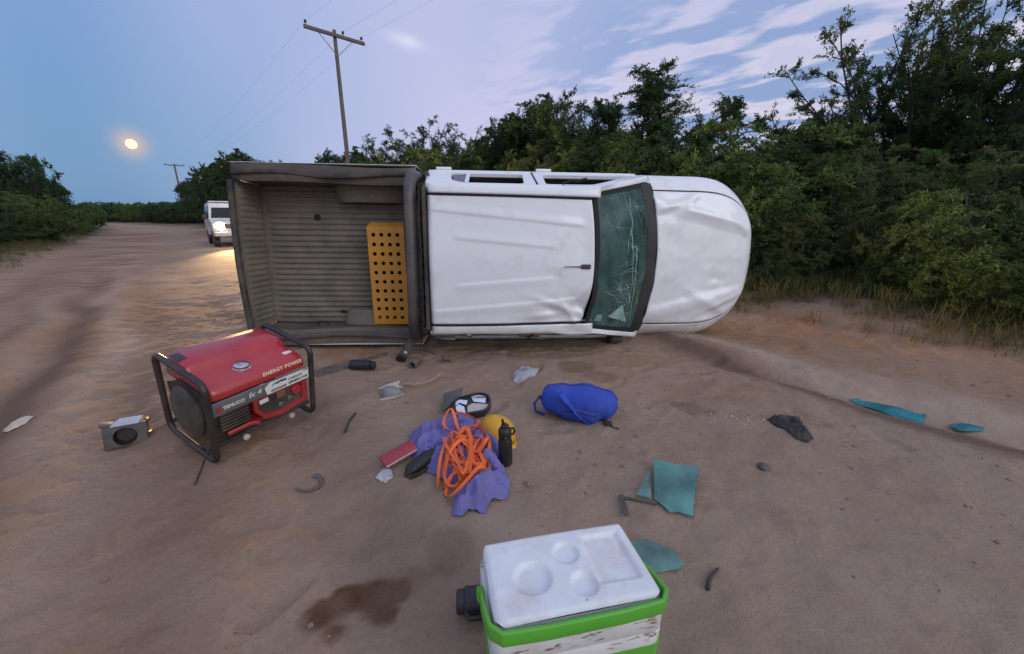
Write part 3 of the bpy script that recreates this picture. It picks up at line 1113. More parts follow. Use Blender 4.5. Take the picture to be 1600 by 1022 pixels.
def make_truck():
    rv = Vector((R(-3.05), R(.67), R(3.48)))
    R0 = Matrix(((1, 0, 0), (0, 0, -1), (0, 1, 0)))
    rot = Matrix.Rotation(rv.length, 3, rv.normalized()) @ R0
    t0 = Vector((-.017, 5.40, .871)) - rot @ Vector((2.66, 0, 0))
    mw = Matrix.Translation(t0) @ rot.to_4x4()
    root = thing('overturned_pickup', 'white double cab pickup truck lying on its right side across the road', 'pickup truck', mat=mw)
    P = M['paint']

    # ---- roof skin with pressed ribs and the crumpled corner
    def roof(u, v):
        yy = (v - .5) * 2
        w = .585 - .02 * u
        y = yy * w
        xf = 3.29 + .05 * (1 - yy * yy) - .10 * max(0, -yy) ** 3 * .35
        x = 1.80 + (xf - 1.80) * u
        z = 1.785 - .030 * yy * yy - .028 * (2 * u - 1) ** 2
        for sg in (1, -1):
            for (a0, a1, x0, x1, hgt) in ((.46, .33, 1.83, 3.25, .008), (.215, .135, 2.05, 2.98, .0065)):
                lim = float(sstep(x0 - .03, x0 + .05, x) * (1 - sstep(x1 - .1, x1 + .04, x)))
                c = a0 + (a1 - a0) * (x - x0) / (x1 - x0)
                q = sg * y - c
                z += hgt * lim * float(sstep(-.016, .0, q) * (1 - sstep(.006, .085, q)))
        # dents
        fold = abs((x - 3.08) * .8 + (y + .42) * .6)
        z -= .045 * math.exp(-((x - 3.18) / .22) ** 2 - ((y + .47) / .15) ** 2) * (.45 + 1.2 * min(1, fold / .12))
        z -= .020 * math.exp(-((x - 2.75) / .16) ** 2 - ((y + .55) / .07) ** 2)
        z -= .016 * math.exp(-((x - 3.25) / .12) ** 2 - ((y - .1) / .28) ** 2)
        for (px_, py_, an, ln_, am, sh) in ((3.05, -.42, -.35, .26, .020, .024), (3.22, -.30, .8, .14, .012, .022), (2.90, -.50, .1, .22, .014, .022), (3.28, -.52, -.9, .12, .014, .02)):
            ca, sa = math.cos(an), math.sin(an)
            lx, ly = (x - px_) * ca + (y - py_) * sa, -(x - px_) * sa + (y - py_) * ca
            z += am * math.exp(-(lx / ln_) ** 2) * (max(0.0, 1 - abs(ly) / (sh * 2.2)) - .45 * math.exp(-((ly + sh * 2.5) / (sh * 2)) ** 2))
        z += nz2(x, y, 4, 2.2) * .009
        # rear edge rolls down
        z -= .05 * max(0, (.035 - u) / .035) ** 2
        return (x, y, z)
    MB().grid(90, 90, roof).build('roof', P, root, angle=180, solid=.004)
    # black ditch mouldings
    for sg in (1, -1):
        pts = []
        for i in range(30):
            x, y, z = roof(min(1, .01 + i / 29 * .985), .5 + .5 * sg)
            pts.append((x, y + sg * .010, z + .002))
        MB().tube(pts, .011, 6).build('roof_moulding', M['seam'], root)

    # ---- cab side: rail, pillars with openings, doors
    def ysd(z):
        return .872 - (z - 1.12) * (.872 - .685) / (1.70 - 1.12)
    for sg in (1, -1):
        crush = .0 if sg > 0 else 1.0

        def rail(u, v, sg=sg, crush=crush):
            x, y0, z0 = roof(min(1, u), .5 + .5 * sg)
            y0 = abs(y0) + .020
            x = 1.80 + (3.37 - 1.80) * u
            a = v * math.pi / 2
            zt, yt = 1.695, ysd(1.695)
            y = y0 + (yt - y0) * math.sin(a) ** 1.0
            z = zt + (z0 - .002 - zt) * math.cos(a)
            wv = crush * .02 * math.sin(x * 9 + 1) * math.exp(-((x - 3.1) / .5) ** 2) * math.sin(a)
            return (x, sg * (y - wv), z + wv)
        MB().grid(40, 9, rail, flip=(sg > 0)).build('roof_rail', P, root, angle=60, solid=.004)
        outer = [(1.74, 1.12), (1.80, 1.695), (3.37, 1.695), (3.50, 1.60), (4.02, 1.13), (4.02, 1.10)]
        rw = rounded([(1.98, 1.20), (2.02, 1.54), (2.13, 1.635), (2.68, 1.645), (2.70, 1.20)], .05)
        fw = rounded([(2.90, 1.20), (2.88, 1.645), (3.32, 1.635), (3.80, 1.20)], .05)
        m3 = lambda a, b, sg=sg: (a, sg * ysd(b), b)
        v_, f_ = poly_holes(outer, [rw, fw], m3)
        MB().add(v_, f_).build('door_frame', P, root, smooth=False, solid=.03 * (1 if sg > 0 else -1))
        quarter = rounded([(2.0, 1.21), (2.03, 1.54), (2.13, 1.63), (2.145, 1.63), (2.145, 1.21)], .03)
        MB().box((2.75, sg * .80, .88), (1.95, .03, .46)).build('door_lining', M['dash'], root, bevel=.01)
        MB().box((2.42, sg * .50, 1.67), (1.1, .12, .02)).build('headlining', M['seat'], root)
        # the up side has lost its glass except the rear quarter light
        for nm, pl in ((('quarter_light', quarter),) if sg > 0 else (('rear_door_window', rw), ('front_door_window', fw))):
            MB().add([(a, sg * (ysd(b) - .012), b) for a, b in pl], [tuple(range(len(pl)))]).build(nm, M['window'], root, smooth=False)
        # quarter divider
        MB().box((2.16, sg * ysd(1.42), 1.42), (.035, .02, .46), (sg * .30, 0, 0)).build('window_divider', M['paint'], root)
        # lower doors: shoulder and sill
        prof = [(.872, 1.12), (.895, 1.08), (.905, 1.02), (.912, .9), (.905, .7), (.895, .58), (.87, .48), (.80, .42)]
        for nm, x0, x1 in (('rear_door', 1.75, 2.795), ('front_door', 2.803, 3.90)):
            mb = MB()
            mb.grid(12, len(prof), lambda u, v, sg=sg, x0=x0, x1=x1: (x0 + (x1 - x0) * u, sg * prof[round(v * (len(prof) - 1))][0], prof[round(v * (len(prof) - 1))][1]), flip=(sg < 0))
            dr = mb.build(nm, P, root, angle=60, solid=.004)
            MB().box((x0 + .14, sg * .925, .98), (.16, .03, .03)).build('handle', P, dr, bevel=.01)
        MB().box((2.80, sg * (ysd(1.4) + .001), 1.4), (.012, .012, .6), (sg * .31, 0, 0)).build('door_seam', M['seam'], root)
        # wing mirror stalk on the up side; the other one has broken off
        if sg < 0:
            MB().box((3.76, -.86, 1.22), (.16, .10, .12), (.2, .3, .1)).build('mirror_stump', M['black_plastic'], root, bevel=.03)
    # cab back wall with rear window, floor
    MB().box((1.76, 0, 1.05), (.04, 1.68, .60)).build('cab_back', M['black_plastic'], root, bevel=.01)
    MB().prism([(-.80, 0), (.80, 0), (.63, .40), (-.63, .40)], 0, .03, Matrix.Translation((1.77, 0, 1.35)) @ Matrix(((0, 0, 1, 0), (1, 0, 0, 0), (0, 1, 0, 0), (0, 0, 0, 1)))).build('rear_window', M['black_plastic'], root)
    MB().box((2.9, 0, .46), (2.3, 1.6, .05)).build('cab_floor', M['dash'], root)

    # ---- windscreen
    def wtop(q):
        return Vector((3.295 + .05 * (1 - q * q) - .03 * max(0, -q) ** 3, q * .635, 1.752 - .045 * q * q))

    def wbot(q):
        return Vector((4.19 - .15 * q * q, q * .835, 1.135 - .02 * q * q))

    def wpt(u, v, off=0.0):
        ex, ey = abs(u - .5) * .76 - (.38 - .09), abs(v - .5) * 1.5 - (.75 - .09)
        if ex > 0 and ey > 0:
            k = max(ex, ey) / math.hypot(ex, ey)
            u = .5 + math.copysign((.29 + ex * k) / .76, u - .5)
            v = .5 + math.copysign((.66 + ey * k) / 1.5, v - .5)
        q = (v - .5) * 2
        q = q * .985
        a, b = wtop(q), wbot(q)
        p = a.lerp(b, u)
        bow = math.sin(u * math.pi)
        n = Vector((.62, 0, .78))
        # the laminated pane has caved in a little along the break
        cave = .035 * math.exp(-((u - .55) / .25) ** 2 - ((v - .38) / .3) ** 2) + .008 * math.sin(v * 17 + u * 5) * math.exp(-((v - .35) / .3) ** 2)
        return p + n * (.035 * bow - cave + off)
    MB().grid(26, 44, lambda u, v: wpt(.02 + .80 * u, .015 + .97 * v)).build('windscreen', M['windscreen'], root, angle=180)
    # black bands round the glass
    MB().grid(10, 40, lambda u, v: wpt(.80 + .24 * u, .0 + 1.0 * v, .006)).build('cowl', M['trim_black'], root, angle=180, solid=.01)
    sb_ = MB()
    sb_.grid(4, 40, lambda u, v: wpt(.0 + .055 * u, .02 + .96 * v, .003))
    sb_.grid(20, 4, lambda u, v: wpt(.0 + .82 * u, .0 + .03 * v, .004))
    sb_.grid(20, 4, lambda u, v: wpt(.0 + .82 * u, .97 + .03 * v, .004))
    sb_.build('windscreen_border', M['seam'], root, angle=180)
    # A pillars, white
    for sg in (1, -1):
        def apil(u, v, sg=sg):
            a = wpt(u, .5 + .5 * sg, .006)
            zz = 1.695 + (1.12 - 1.695) * u
            b = Vector((3.37 + (4.03 - 3.37) * u, sg * ysd(zz), zz))
            p = a.lerp(b, v)
            return p + Vector((0, sg, .4)) * (.012 * math.sin(v * math.pi))
        MB().grid(16, 8, apil, flip=(sg > 0)).build('a_pillar', P, root, angle=180, solid=.004)
    # cracks: a long break from edge to edge, rays and a star field
    rg = random.Random(4)

    def crack(path, w):
        mb = MB()
        vs = []
        for i, (u, v) in enumerate(path):
            ww = w * (1 - .7 * i / len(path))
            vs.append(wpt(u, v, .0035))
            vs.append(wpt(u + ww * .7, v + ww * .35, .0035))
        mb.add(vs, [(2 * i, 2 * i + 1, 2 * i + 3, 2 * i + 2) for i in range(len(path) - 1)])
        mb.build('crack', M['crack'], root, smooth=False)

    def wander(u, v, du, dv, n, j):
        p = []
        for i in range(n):
            p.append((u, v))
            u += du + rg.uniform(-j, j)
            v += dv + rg.uniform(-j, j) * .5
            u = min(.79, max(.05, u))
            v = min(.97, max(.03, v))
        return p
    crack(wander(.52, .93, .002, -.028, 32, .018), .018)
    crack(wander(.60, .60, .006, -.024, 22, .014), .022)
    crack(wander(.50, .72, -.004, -.022, 9, .012), .02)
    for i in range(16):
        v0 = .56 - i * .022
        crack(wander(.62 + rg.uniform(-.03, .03), v0, -.042, -.009 + rg.uniform(-.004, .006), rg.randint(4, 9), .008), .012)
    for i in range(26):
        crack(wander(rg.uniform(.12, .75), rg.uniform(.05, .95), rg.uniform(-.03, .03), rg.uniform(-.03, .03), rg.randint(4, 8), .014), .008)
    for c_ in ((.55, .60), (.42, .30), (.5, .14), (.3, .74), (.62, .86)):
        for i in range(11):
            a_ = i / 11 * 6.283 + rg.uniform(-.2, .2)
            crack(wander(c_[0], c_[1], .05 * math.cos(a_), .026 * math.sin(a_), rg.randint(3, 7), .006), .007)
    for i in range(9):
        crack(wander(rg.uniform(.2, .7), rg.uniform(.08, .3), rg.uniform(-.04, .04), rg.uniform(-.02, .02), 5, .02), .013)
    MB().add([wpt(.30, .10, .006), wpt(.66, .07, .006), wpt(.50, .19, .012)], [(0, 1, 2)]).build('loose_glass_flap', M['crack'], root, smooth=False, solid=.004)
    MB().add([wpt(.12, .06, .006), wpt(.22, .06, .006), wpt(.21, .11, .008), wpt(.14, .11, .006)], [(0, 1, 2, 3)]).build('loose_glass_flap', M['crack'], root, smooth=False, solid=.004)
    # rear view mirror and inside fittings seen through the pane
    MB().box((3.52, .10, 1.60), (.04, .22, .06), (0, .3, 0)).build('cabin_mirror', M['dash'], root, bevel=.012)
    MB().grid(14, 8, lambda u, v: (3.55 + .5 * v, -.75 + 1.5 * u, 1.02 + .06 * math.sin(v * math.pi) + (.05 if .6 < u < .85 else 0) * math.sin(v * math.pi))).build('dashboard', M['dash'], root)
    MB().tube([(3.40 + .04 * math.sin(a), .38 + .18 * math.cos(a), 1.08 + .17 * math.sin(a)) for a in [2 * math.pi * k / 24 for k in range(24)]], .014, 8, closed=True).build('steering_wheel', M['dash'], root)
    for y in (-.38, .38):
        st = MB()
        st.box((2.72, y, .80), (.5, .50, .16)).box((2.45, y, 1.12), (.16, .48, .62), (0, -.22, 0)).box((2.36, y, 1.52), (.10, .26, .18), (0, -.2, 0))
        st.build('front_seat', M['seat'], root, bevel=.05)
    MB().box((2.0, 0, .82), (.45, 1.35, .16)).box((1.88, 0, 1.15), (.14, 1.35, .6)).build('rear_seat', M['seat'], root, bevel=.05)

    # ---- bonnet, wings and nose
    def front(u, v):
        """u along from cowl to nose, v across"""
        a = u * math.pi / 2
        x = 4.02 + 1.40 * math.sin(a) ** 1.0
        k = max(0.0, (x - 4.55) / (5.42 - 4.55))
        w = .918 * max(0.0, 1 - k ** 3.1) ** .47
        q = (v - .5) * 2
        y = q * w
        z = 1.135 - .075 * (x - 4.02) / 1.2 - .05 * k ** 3 - .015 * q * q
        z -= .20 * abs(q) ** 9 * (1 - .3 * k) + .05 * abs(q) ** 4
        z -= .10 * max(0, k - .82) / .18 * max(0, k - .82) / .18
        # cowl edge follows the curved screen
        if u < .35:
            x += (.18 - .17 * q * q) * (1 - u / .35) ** 2
        # pressed shoulders converging on the nose
        for sg in (1, -1):
            c = .60 - .22 * (x - 4.1)
            d = sg * y - c
            z += .022 * float(sstep(-.10, .01, d) * (1 - sstep(.02, .16, d))) * (1 - k ** 4)
        # buckles
        z -= .020 * math.exp(-((x - 4.35) / .14) ** 2 - ((y - .62) / .10) ** 2)
        z += .016 * math.exp(-(((x - 4.52) - (y - .55) * .5) / .05) ** 2 - ((y - .60) / .18) ** 2)
        f = abs((x - 4.9) * .45 + (y + .50) * .9)
        z += .020 * math.exp(-(f / .055) ** 2) * math.exp(-((x - 4.95) / .28) ** 2)
        z -= .022 * math.exp(-((x - 5.0) / .16) ** 2 - ((y + .63) / .10) ** 2)
        z -= .012 * math.exp(-((x - 4.95) / .09) ** 2 - ((y + .2) / .05) ** 2)
        for (px_, py_, an, ln_, am, sh) in ((4.40, .60, .35, .26, .018, .024), (4.70, .50, -.22, .42, .010, .022), (5.02, -.50, .42, .30, .016, .022), (4.85, -.70, .15, .26, .012, .024), (4.98, -.20, .9, .10, .006, .02), (5.2, .35, -.6, .20, .007, .024)):
            ca, sa = math.cos(an), math.sin(an)
            lx, ly = (x - px_) * ca + (y - py_) * sa, -(x - px_) * sa + (y - py_) * ca
            z += am * math.exp(-(lx / ln_) ** 2) * (max(0.0, 1 - abs(ly) / (sh * 2.2)) - .45 * math.exp(-((ly + sh * 2.5) / (sh * 2)) ** 2))
        z += nz2(x, y, 14, 2.6) * .014
        return (x, y, z)
    hood_v = .80
    MB().grid(64, 84, lambda u, v: front(u, .5 + (v - .5) * hood_v * .990)).build('bonnet', P, root, angle=180, solid=.004)
    for sg in (1, -1):
        wing = MB()

        def wg(u, v, sg=sg):
            if v <= .7:
                t = v / .7
                return front(u, .5 + sg * .5 * (hood_v * 1.008 + (1 - hood_v * 1.008) * t))
            x, y, z = front(u, .5 + .5 * sg)
            t = (v - .7) / .3
            return (x - .02 * t, y - sg * .03 * t, z + (.50 - z) * t)
        wing.grid(48, 20, wg, flip=(sg < 0)).build('wing', P, root, angle=60, solid=.004)
        # headlamp wrapped round the corner
        hl = MB()

        def hlp(u, v, sg=sg):
            x, y, z = front(.60 + .26 * u, .5 + .5 * sg)
            c = Vector((4.5, 0, 0))
            o = (Vector((x, y, 0)) - c).normalized() * .008
            return (x + o.x, y + o.y, z - .02 - .16 * v * (1 - .35 * (1 - u)))
        hl.grid(14, 6, hlp, flip=(sg < 0)).build('headlight', M['lamp_clear'], root, angle=180)
    # black sheet added under the skin as shade for the bonnet gaps; bumper
    MB().grid(30, 40, lambda u, v: tuple(Vector(front(u * .985, .5 + (v - .5) * .97)) - Vector((0, 0, .03)))).build('gap_shade_sheet', M['seam'], root)
    MB().grid(12, 8, lambda u, v: (5.32 + .03 * math.sin(v * math.pi) - .5 * abs((u - .5)) ** 2.2, (u - .5) * 1.2, .62 + .26 * v)).build('grille', M['black_plastic'], root, solid=.02)
    MB().grid(20, 6, lambda u, v: (5.40 - .95 * abs(u - .5) ** 2.0 * 1.0 - .03 * (v - .5) ** 2, (u - .5) * 1.76, .40 + .22 * v)).build('bumper', P, root, solid=.05)
    # roof aerial
    b = Vector(roof(.955, .47))
    ab = MB().box(b + Vector((-.01, 0, .012)), (.09, .042, .028)).build('aerial', M['black_plastic'], root, bevel=.01)
    MB().tube([b + Vector((-.03, 0, .02)), b + Vector((-.12, 0, .035)), b + Vector((-.225, 0, .055))], [.006, .005, .004], 6).build('aerial_mast', M['black_plastic'], ab)
    # torn trim standing up on the upper roof edge
    MB().tube([(3.02, .70, 1.70), (3.10, .735, 1.71), (3.16, .73, 1.70), (3.24, .75, 1.695)], .012, 5).build('torn_trim', M['seam'], root)

    # ---- load bed
    BX0, BX1, HW, FZ, TZ = -.05, 1.66, .73, .83, 1.27
    ribs = 25

    def floor(u, v):
        y = -HW - .03 + 2 * (HW + .03) * v
        x = BX0 - .03 + (BX1 + .03 - BX0) * u
        ph = (v * ribs) % 1.0
        band = 1.0 if (.055 < u < .955 and .04 < v < .965) else 0.0
        r_ = float(sstep(.12, .30, ph) * (1 - sstep(.68, .86, ph)))
        return (x, y, FZ + .020 * r_ * band + nz2(x, y, 33, 3) * .010)
    MB().grid(36, ribs * 8 + 1, floor).build('bed_floor', M['bedliner'], root, angle=60)
    for sg in (1, -1):
        sw = MB()
        prof = [(HW, FZ), (HW + .012, FZ + .10), (HW + .012, TZ - .07), (HW + .0, TZ - .02), (HW + .05, TZ), (.885, TZ), (.90, TZ - .06), (.905, .95), (.89, .60), (.85, .5)]
        sw.grid(20, len(prof), lambda u, v, sg=sg: (BX0 - .04 + (BX1 + .03 - BX0) * u, sg * (prof[round(v * (len(prof) - 1))][0] + (.02 * math.sin(u * 5 + 1) * u if sg > 0 else .012 * math.sin(u * 7))), prof[round(v * (len(prof) - 1))][1] + (.015 * math.sin(u * 6) if sg > 0 else .01 * math.sin(u * 9))), flip=(sg < 0))
        sw.build('bed_side', M['bed_steel'], root, angle=50, solid=.003)
        # outer white skin of the side, a finger's width outside
        MB().grid(16, 6, lambda u, v, sg=sg: (BX0 - .06 + (BX1 + .05 - BX0) * u, sg * (.908 - .02 * abs(v - .4)), 1.262 - .74 * v), flip=(sg > 0)).build('bed_outer_panel', P, root, angle=60, solid=.004)
        # wheel arch
        wa = MB()

        def arch(u, v, sg=sg):
            a = u * math.pi
            rr = .30 + .05 * v
            return (1.12 + rr * math.cos(a) * 1.15, sg * (HW + .01 - .17 * (1 - v) ** .5), FZ + .002 + (.20 + .04 * v) * max(0.0, math.sin(a)) ** .7)
        wa.grid(16, 6, arch, flip=(sg < 0))
        cap = [arch(i / 15, 0) for i in range(16)]
        wa.add(cap, [tuple(range(16))])
        wa.build('wheel_arch', M['bedliner'], root, angle=50)
        # rail capping
        pts = [(BX0 - .03 + (BX1 + .02 - BX0) * i / 14, sg * (.80 + .02 * math.sin(i * .6)), TZ + .018 + .012 * math.sin(i * .9)) for i in range(15)]
        MB().tube(pts, .021 if sg > 0 else .027, 8, flat=.8).build('rail_capping', M['black_plastic'] if sg > 0 else M['rollbar'], root)
    # front bulkhead
    MB().grid(4, 40, lambda u, v: (BX1 - .006 + .01 * (1 if (v * 14) % 1 > .5 else 0), -HW + 2 * HW * v, FZ + (TZ - FZ) * u)).build('bed_bulkhead', M['bed_steel'], root, solid=.02)
    # tailgate, sprung open a little, ribbed inside
    tl = R(2.5)

    def gate(u, v, off=0.):
        z = (TZ - FZ) * u
        ph = (v * 25) % 1.0
        r_ = .010 * float(sstep(.12, .30, ph) * (1 - sstep(.68, .86, ph))) if (.12 < u < .86 and .05 < v < .95) else 0
        x = BX0 - .012 + r_ - off
        return (x - math.sin(tl) * z - .03 * math.sin(v * 3.0) * u, -HW * 1.02 + 2.04 * HW * v, FZ - .02 + math.cos(tl) * z)
    tg = MB().grid(26, 201, gate).build('tailgate', M['bedliner'], root, angle=60)
    MB().grid(8, 16, lambda u, v: (gate(u, .02 + .96 * v)[0] - .055, -.72 + 1.44 * v, gate(u, v)[2]), flip=True).build('tailgate_skin', P, tg, solid=.004)
    MB().tube([(gate(1, v)[0] - .03, -.74 + 1.48 * v, gate(1, v)[2] + .005) for v in [i / 12 for i in range(13)]], .034, 8).build('tailgate_cap', M['black_plastic'], tg)
    # drain plug and slot in the floor
    MB().lathe([(.035, 0), (.035, .012), (.025, .016)], 14, Matrix.Translation((.50, .42, FZ + .012))).build('drain_plug', M['seam'], root)
    MB().box((.76, -.62, FZ + .014), (.20, .032, .012)).build('tie_down_slot', M['seam'], root, bevel=.004)
    for x in (.55, 1.2):
        MB().tube([(x - .05, -HW + .0, 1.08), (x - .05, -HW + .04, 1.08), (x + .05, -HW + .04, 1.08), (x + .05, -HW + .0, 1.08)], .008, 6).build('tie_hook', M['seam'], root)
    # sports bar: wide hoop across the bed behind the cab, its lower leg torn loose
    bar = [(x_ + .045, y_, z_) for x_, y_, z_ in [(1.62, .80, 1.27), (1.615, .79, 1.40), (1.61, .76, 1.52), (1.60, .70, 1.60), (1.60, .55, 1.635), (1.60, .2, 1.645), (1.595, -.2, 1.64), (1.59, -.5, 1.62), (1.575, -.66, 1.57), (1.565, -.74, 1.48), (1.56, -.79, 1.36), (1.56, -.80, 1.27)]]
    MB().tube(bar, .058, 12, flat=.8).build('roll_bar', M['rollbar'], root)
    # wheels, hubs turned away from the camera
    for x in (1.05, 4.45):
        for y in (-.79, .79):
            m = Matrix.Translation((x, y, .38)) @ Matrix.Rotation(R(90), 4, 'X')
            w = MB().lathe([(.22, -.12), (.33, -.13), (.375, -.09), (.385, 0), (.375, .09), (.33, .13), (.22, .12)], 28, m, cap=False).build('wheel', M['rubber'], root)
            MB().lathe([(.0, .02), (.10, .03), (.19, .01), (.225, .10), (.225, -.10), (.0, -.08)], 20, m, cap=False).build('rim', M['steel'], w)
    for y in (-.36, .36):
        MB().box((2.6, y, .52), (4.6, .09, .14)).build('chassis_rail', M['rubber'], root, bevel=.01)
    for x in (1.05, 4.45):
        MB().tube([(x, -.7, .38), (x, .7, .38)], .045, 8).build('axle', M['rubber'], root)
    for sg in (1, -1):
        MB().box((.03, sg * .86, 1.05), (.06, .10, .32)).build('tail_lamp', M['lamp_red'], root, bevel=.015)
    return root, mw


TRUCK, TMW = make_truck()


def tp(x, y, z):
    return TMW @ Vector((x, y, z))

# ------------------------------------------------------------------ crumpled sheets, cloth and fragments


def densify(poly, step):
    out = []
    for i in range(len(poly)):
        a, b = Vector(poly[i]), Vector(poly[(i + 1) % len(poly)])
        k = max(1, int((b - a).length / step))
        out += [a.lerp(b, j / k) for j in range(k)]
    return out


def inside(p, poly):
    c = False
    j = len(poly) - 1
    for i in range(len(poly)):
        a, b = poly[i], poly[j]
        if (a[1] > p[1]) != (b[1] > p[1]) and p[0] < (b[0] - a[0]) * (p[1] - a[1]) / (b[1] - a[1]) + a[0]:
            c = not c
        j = i
    return c


def crumple(name, poly, material, height=.06, step=.012, fold=6.0, seed=1, rim=.05, base=None, edge_lift=.004, parent=None, thick=.0025, folds=1.0):
    """a crumpled sheet lying on the ground inside an outline given in ground coordinates"""
    pl = densify([(p[0], p[1]) for p in poly], step)
    xs, ys = [p.x for p in pl], [p.y for p in pl]
    pts = [Vector((p.x, p.y)) for p in pl]
    rg = random.Random(seed)
    x = min(xs)
    while x < max(xs):
        y = min(ys)
        while y < max(ys):
            q = (x + rg.uniform(-.3, .3) * step, y + rg.uniform(-.3, .3) * step)
            if inside(q, pl) and min((q[0] - a.x) ** 2 + (q[1] - a.y) ** 2 for a in pl[::2]) > (step * .6) ** 2:
                pts.append(Vector(q))
            y += step
        x += step
    n0 = len(pl)
    res = delaunay_2d_cdt(pts, [(i, (i + 1) % n0) for i in range(n0)], [list(range(n0))], 1, 1e-5)
    v2, faces = res[0], res[2]
    arr = np.array([(a.x, a.y) for a in pl])
    vs = []
    zb = ground_h(np.array([p.x for p in v2]), np.array([p.y for p in v2]))
    for p, b in zip(v2, zb):
        d = float(np.sqrt(((arr - [p.x, p.y]) ** 2).sum(1).min()))
        k = 1 - math.exp(-(d / rim) ** 1.5)
        # ridged folds
        r1 = 1 - abs(mnoise.noise(Vector((p.x * fold, p.y * fold, seed * 1.3)))) * 2.0
        r2 = 1 - abs(mnoise.noise(Vector((p.x * fold * 2.3 + 4, p.y * fold * 2.3, seed * 2.1)))) * 2.0
        r3 = mnoise.noise(Vector((p.x * fold * 5, p.y * fold * 5, seed)))
        e = edge_lift + .5 * height * max(0, r2 - .3) * .5
        h = e + height * k * (.45 + folds * (.42 * r1 + .22 * r2 + .13 * r3))
        vs.append((p.x + .006 * r3, p.y + .006 * r2 * (1 if d > step else 0), float(b) + max(.002, h)))
    return MB().add(vs, [tuple(f) for f in faces]).build(name, material, parent, angle=180, solid=thick), vs


def px(*uv, z=0.0):
    return [tuple(on_ground(uv[i], uv[i + 1], z)[:2]) for i in range(0, len(uv), 2)]


def font_mesh(txt, size, align='CENTER', shear=0.0, spacing=1.0, depth=.0006, offset=0.0):
    c = bpy.data.curves.new('lettering', 'FONT')
    c.body = txt
    c.size = size
    c.align_x = align
    c.align_y = 'CENTER'
    c.shear = shear
    c.space_character = spacing
    c.extrude = depth
    c.offset = offset
    c.resolution_u = 3
    o = bpy.data.objects.new('lettering', c)
    COL.objects.link(o)
    dg = bpy.context.evaluated_depsgraph_get()
    me = bpy.data.meshes.new_from_object(o.evaluated_get(dg))
    bpy.data.objects.remove(o)
    bpy.data.curves.remove(c)
    return me


def lettering(name, txt, size, material, parent, m, **kw):
    o = link(name, font_mesh(txt, size, **kw), material, parent, smooth=False)
    o.matrix_local = m
    return o


# ------------------------------------------------------------------ orange perforated step lying in the bed
M['orange'] = mat('orange_paint', (.62, .27, .025), .5, var=.10, dust=.35, dust_col=(.38, .22, .10), nscale=6)
M['white_plastic'] = mat('white_plastic', (.72, .74, .76), .42, var=.05, dust=.45, dust_col=(.47, .37, .29), nscale=6)
M['green_plastic'] = mat('green_plastic', (.10, .42, .035), .42, var=.08, dust=.12, nscale=7)
M['sticker'] = mat('sticker', (.72, .72, .68), .5, var=.08)
M['ink'] = mat('ink', (.02, .02, .022), .6)
M['grey_band'] = mat('grey_band', (.105, .12, .135), .5, var=.1, dust=.25)
M['red_paint'] = mat('red_paint', (.40, .018, .028), .30, var=.08, dust=.22, nscale=5, coat=.4)
M['frame_black'] = mat('frame_black', (.018, .018, .019), .42, var=.2, dust=.2)
M['letter'] = mat('letter', (.66, .66, .64), .5)
M['letter_cream'] = mat('letter_cream', (.66, .58, .42), .5)
M['pale_plastic'] = mat('pale_plastic', (.50, .46, .43), .5, var=.12, dust=.4)
M['brown_part'] = mat('brown_part', (.20, .10, .045), .6, var=.25)
M['engine'] = mat('engine_metal', (.075, .068, .06), .55, .5, var=.3, dust=.5)
M['dark_panel'] = mat('dark_panel', (.035, .032, .03), .6, var=.2, dust=.35)


def perforated_step():
    root = thing('perforated_step', 'orange steel step with rows of round holes lying in the truck bed', 'step', mat=TMW @ Matrix.Translation((1.10, -.715, .965)) @ Matrix.Rotation(R(3), 4, 'X'))
    L, W, H = 1.04, .375, .13      # local: x along bed, y across
    nx, ny, r = 4, 10, .021
    cw, cl = W / (nx + .6), L / (ny + .6)
    vs, fs = [], []
    K = 12
    mb = MB()
    for i in range(nx):
        for j in range(ny):
            cx_, cy_ = cw * (.3 + i + .5), cl * (.3 + j + .5)
            sq, ci = [], []
            for k in range(K):
                a = 2 * math.pi * k / K + math.pi / 4
                c_, s_ = math.cos(a), math.sin(a)
                q = max(abs(c_), abs(s_))
                sq.append((cx_ + c_ / q * cw / 2, cy_ + s_ / q * cl / 2, H))
                ci.append((cx_ + c_ * r, cy_ + s_ * r, H))
            lo = [(a, b, H - .012) for a, b, c in ci]
            mb.add(sq + ci + lo, [(k, (k + 1) % K, K + (k + 1) % K, K + k) for k in range(K)] + [(K + k, K + (k + 1) % K, 2 * K + (k + 1) % K, 2 * K + k) for k in range(K)])
    e = .3
    mb.add([(0, 0, H), (cw * e, cl * e, H), (cw * e, L - cl * e, H), (0, L, H), (W - cw * e, cl * e, H), (W, 0, H), (W, L, H), (W - cw * e, L - cl * e, H)],
           [(0, 1, 2, 3), (4, 5, 6, 7), (0, 5, 4, 1), (3, 2, 7, 6)])
    mb.build('perforated_plate', M['orange'], root, smooth=False)
    MB().add([(0, 0, H), (0, L, H), (0, L, 0), (0, 0, 0), (W, 0, H), (W, L, H), (W, L, 0), (W, 0, 0)], [(0, 3, 2, 1)[::-1], (4, 5, 6, 7)]).build('side_flange', M['orange'], root, smooth=False, solid=.004)
    MB().add([(0, L, H), (W, L, H), (W - .02, L + .045, .01), (.02, L + .045, .01)], [(0, 1, 2, 3)]).build('end_flange', M['orange'], root, smooth=False, solid=.004)
    MB().add([(0, 0, H), (W, 0, H), (W, 0, 0), (0, 0, 0)], [(0, 3, 2, 1)]).build('end_flange', M['orange'], root, smooth=False, solid=.004)
    MB().box((W / 2, L / 2, .006), (W * .98, L * .98, .006)).build('base_plate', M['seam'], root)


perforated_step()

# ------------------------------------------------------------------ generator


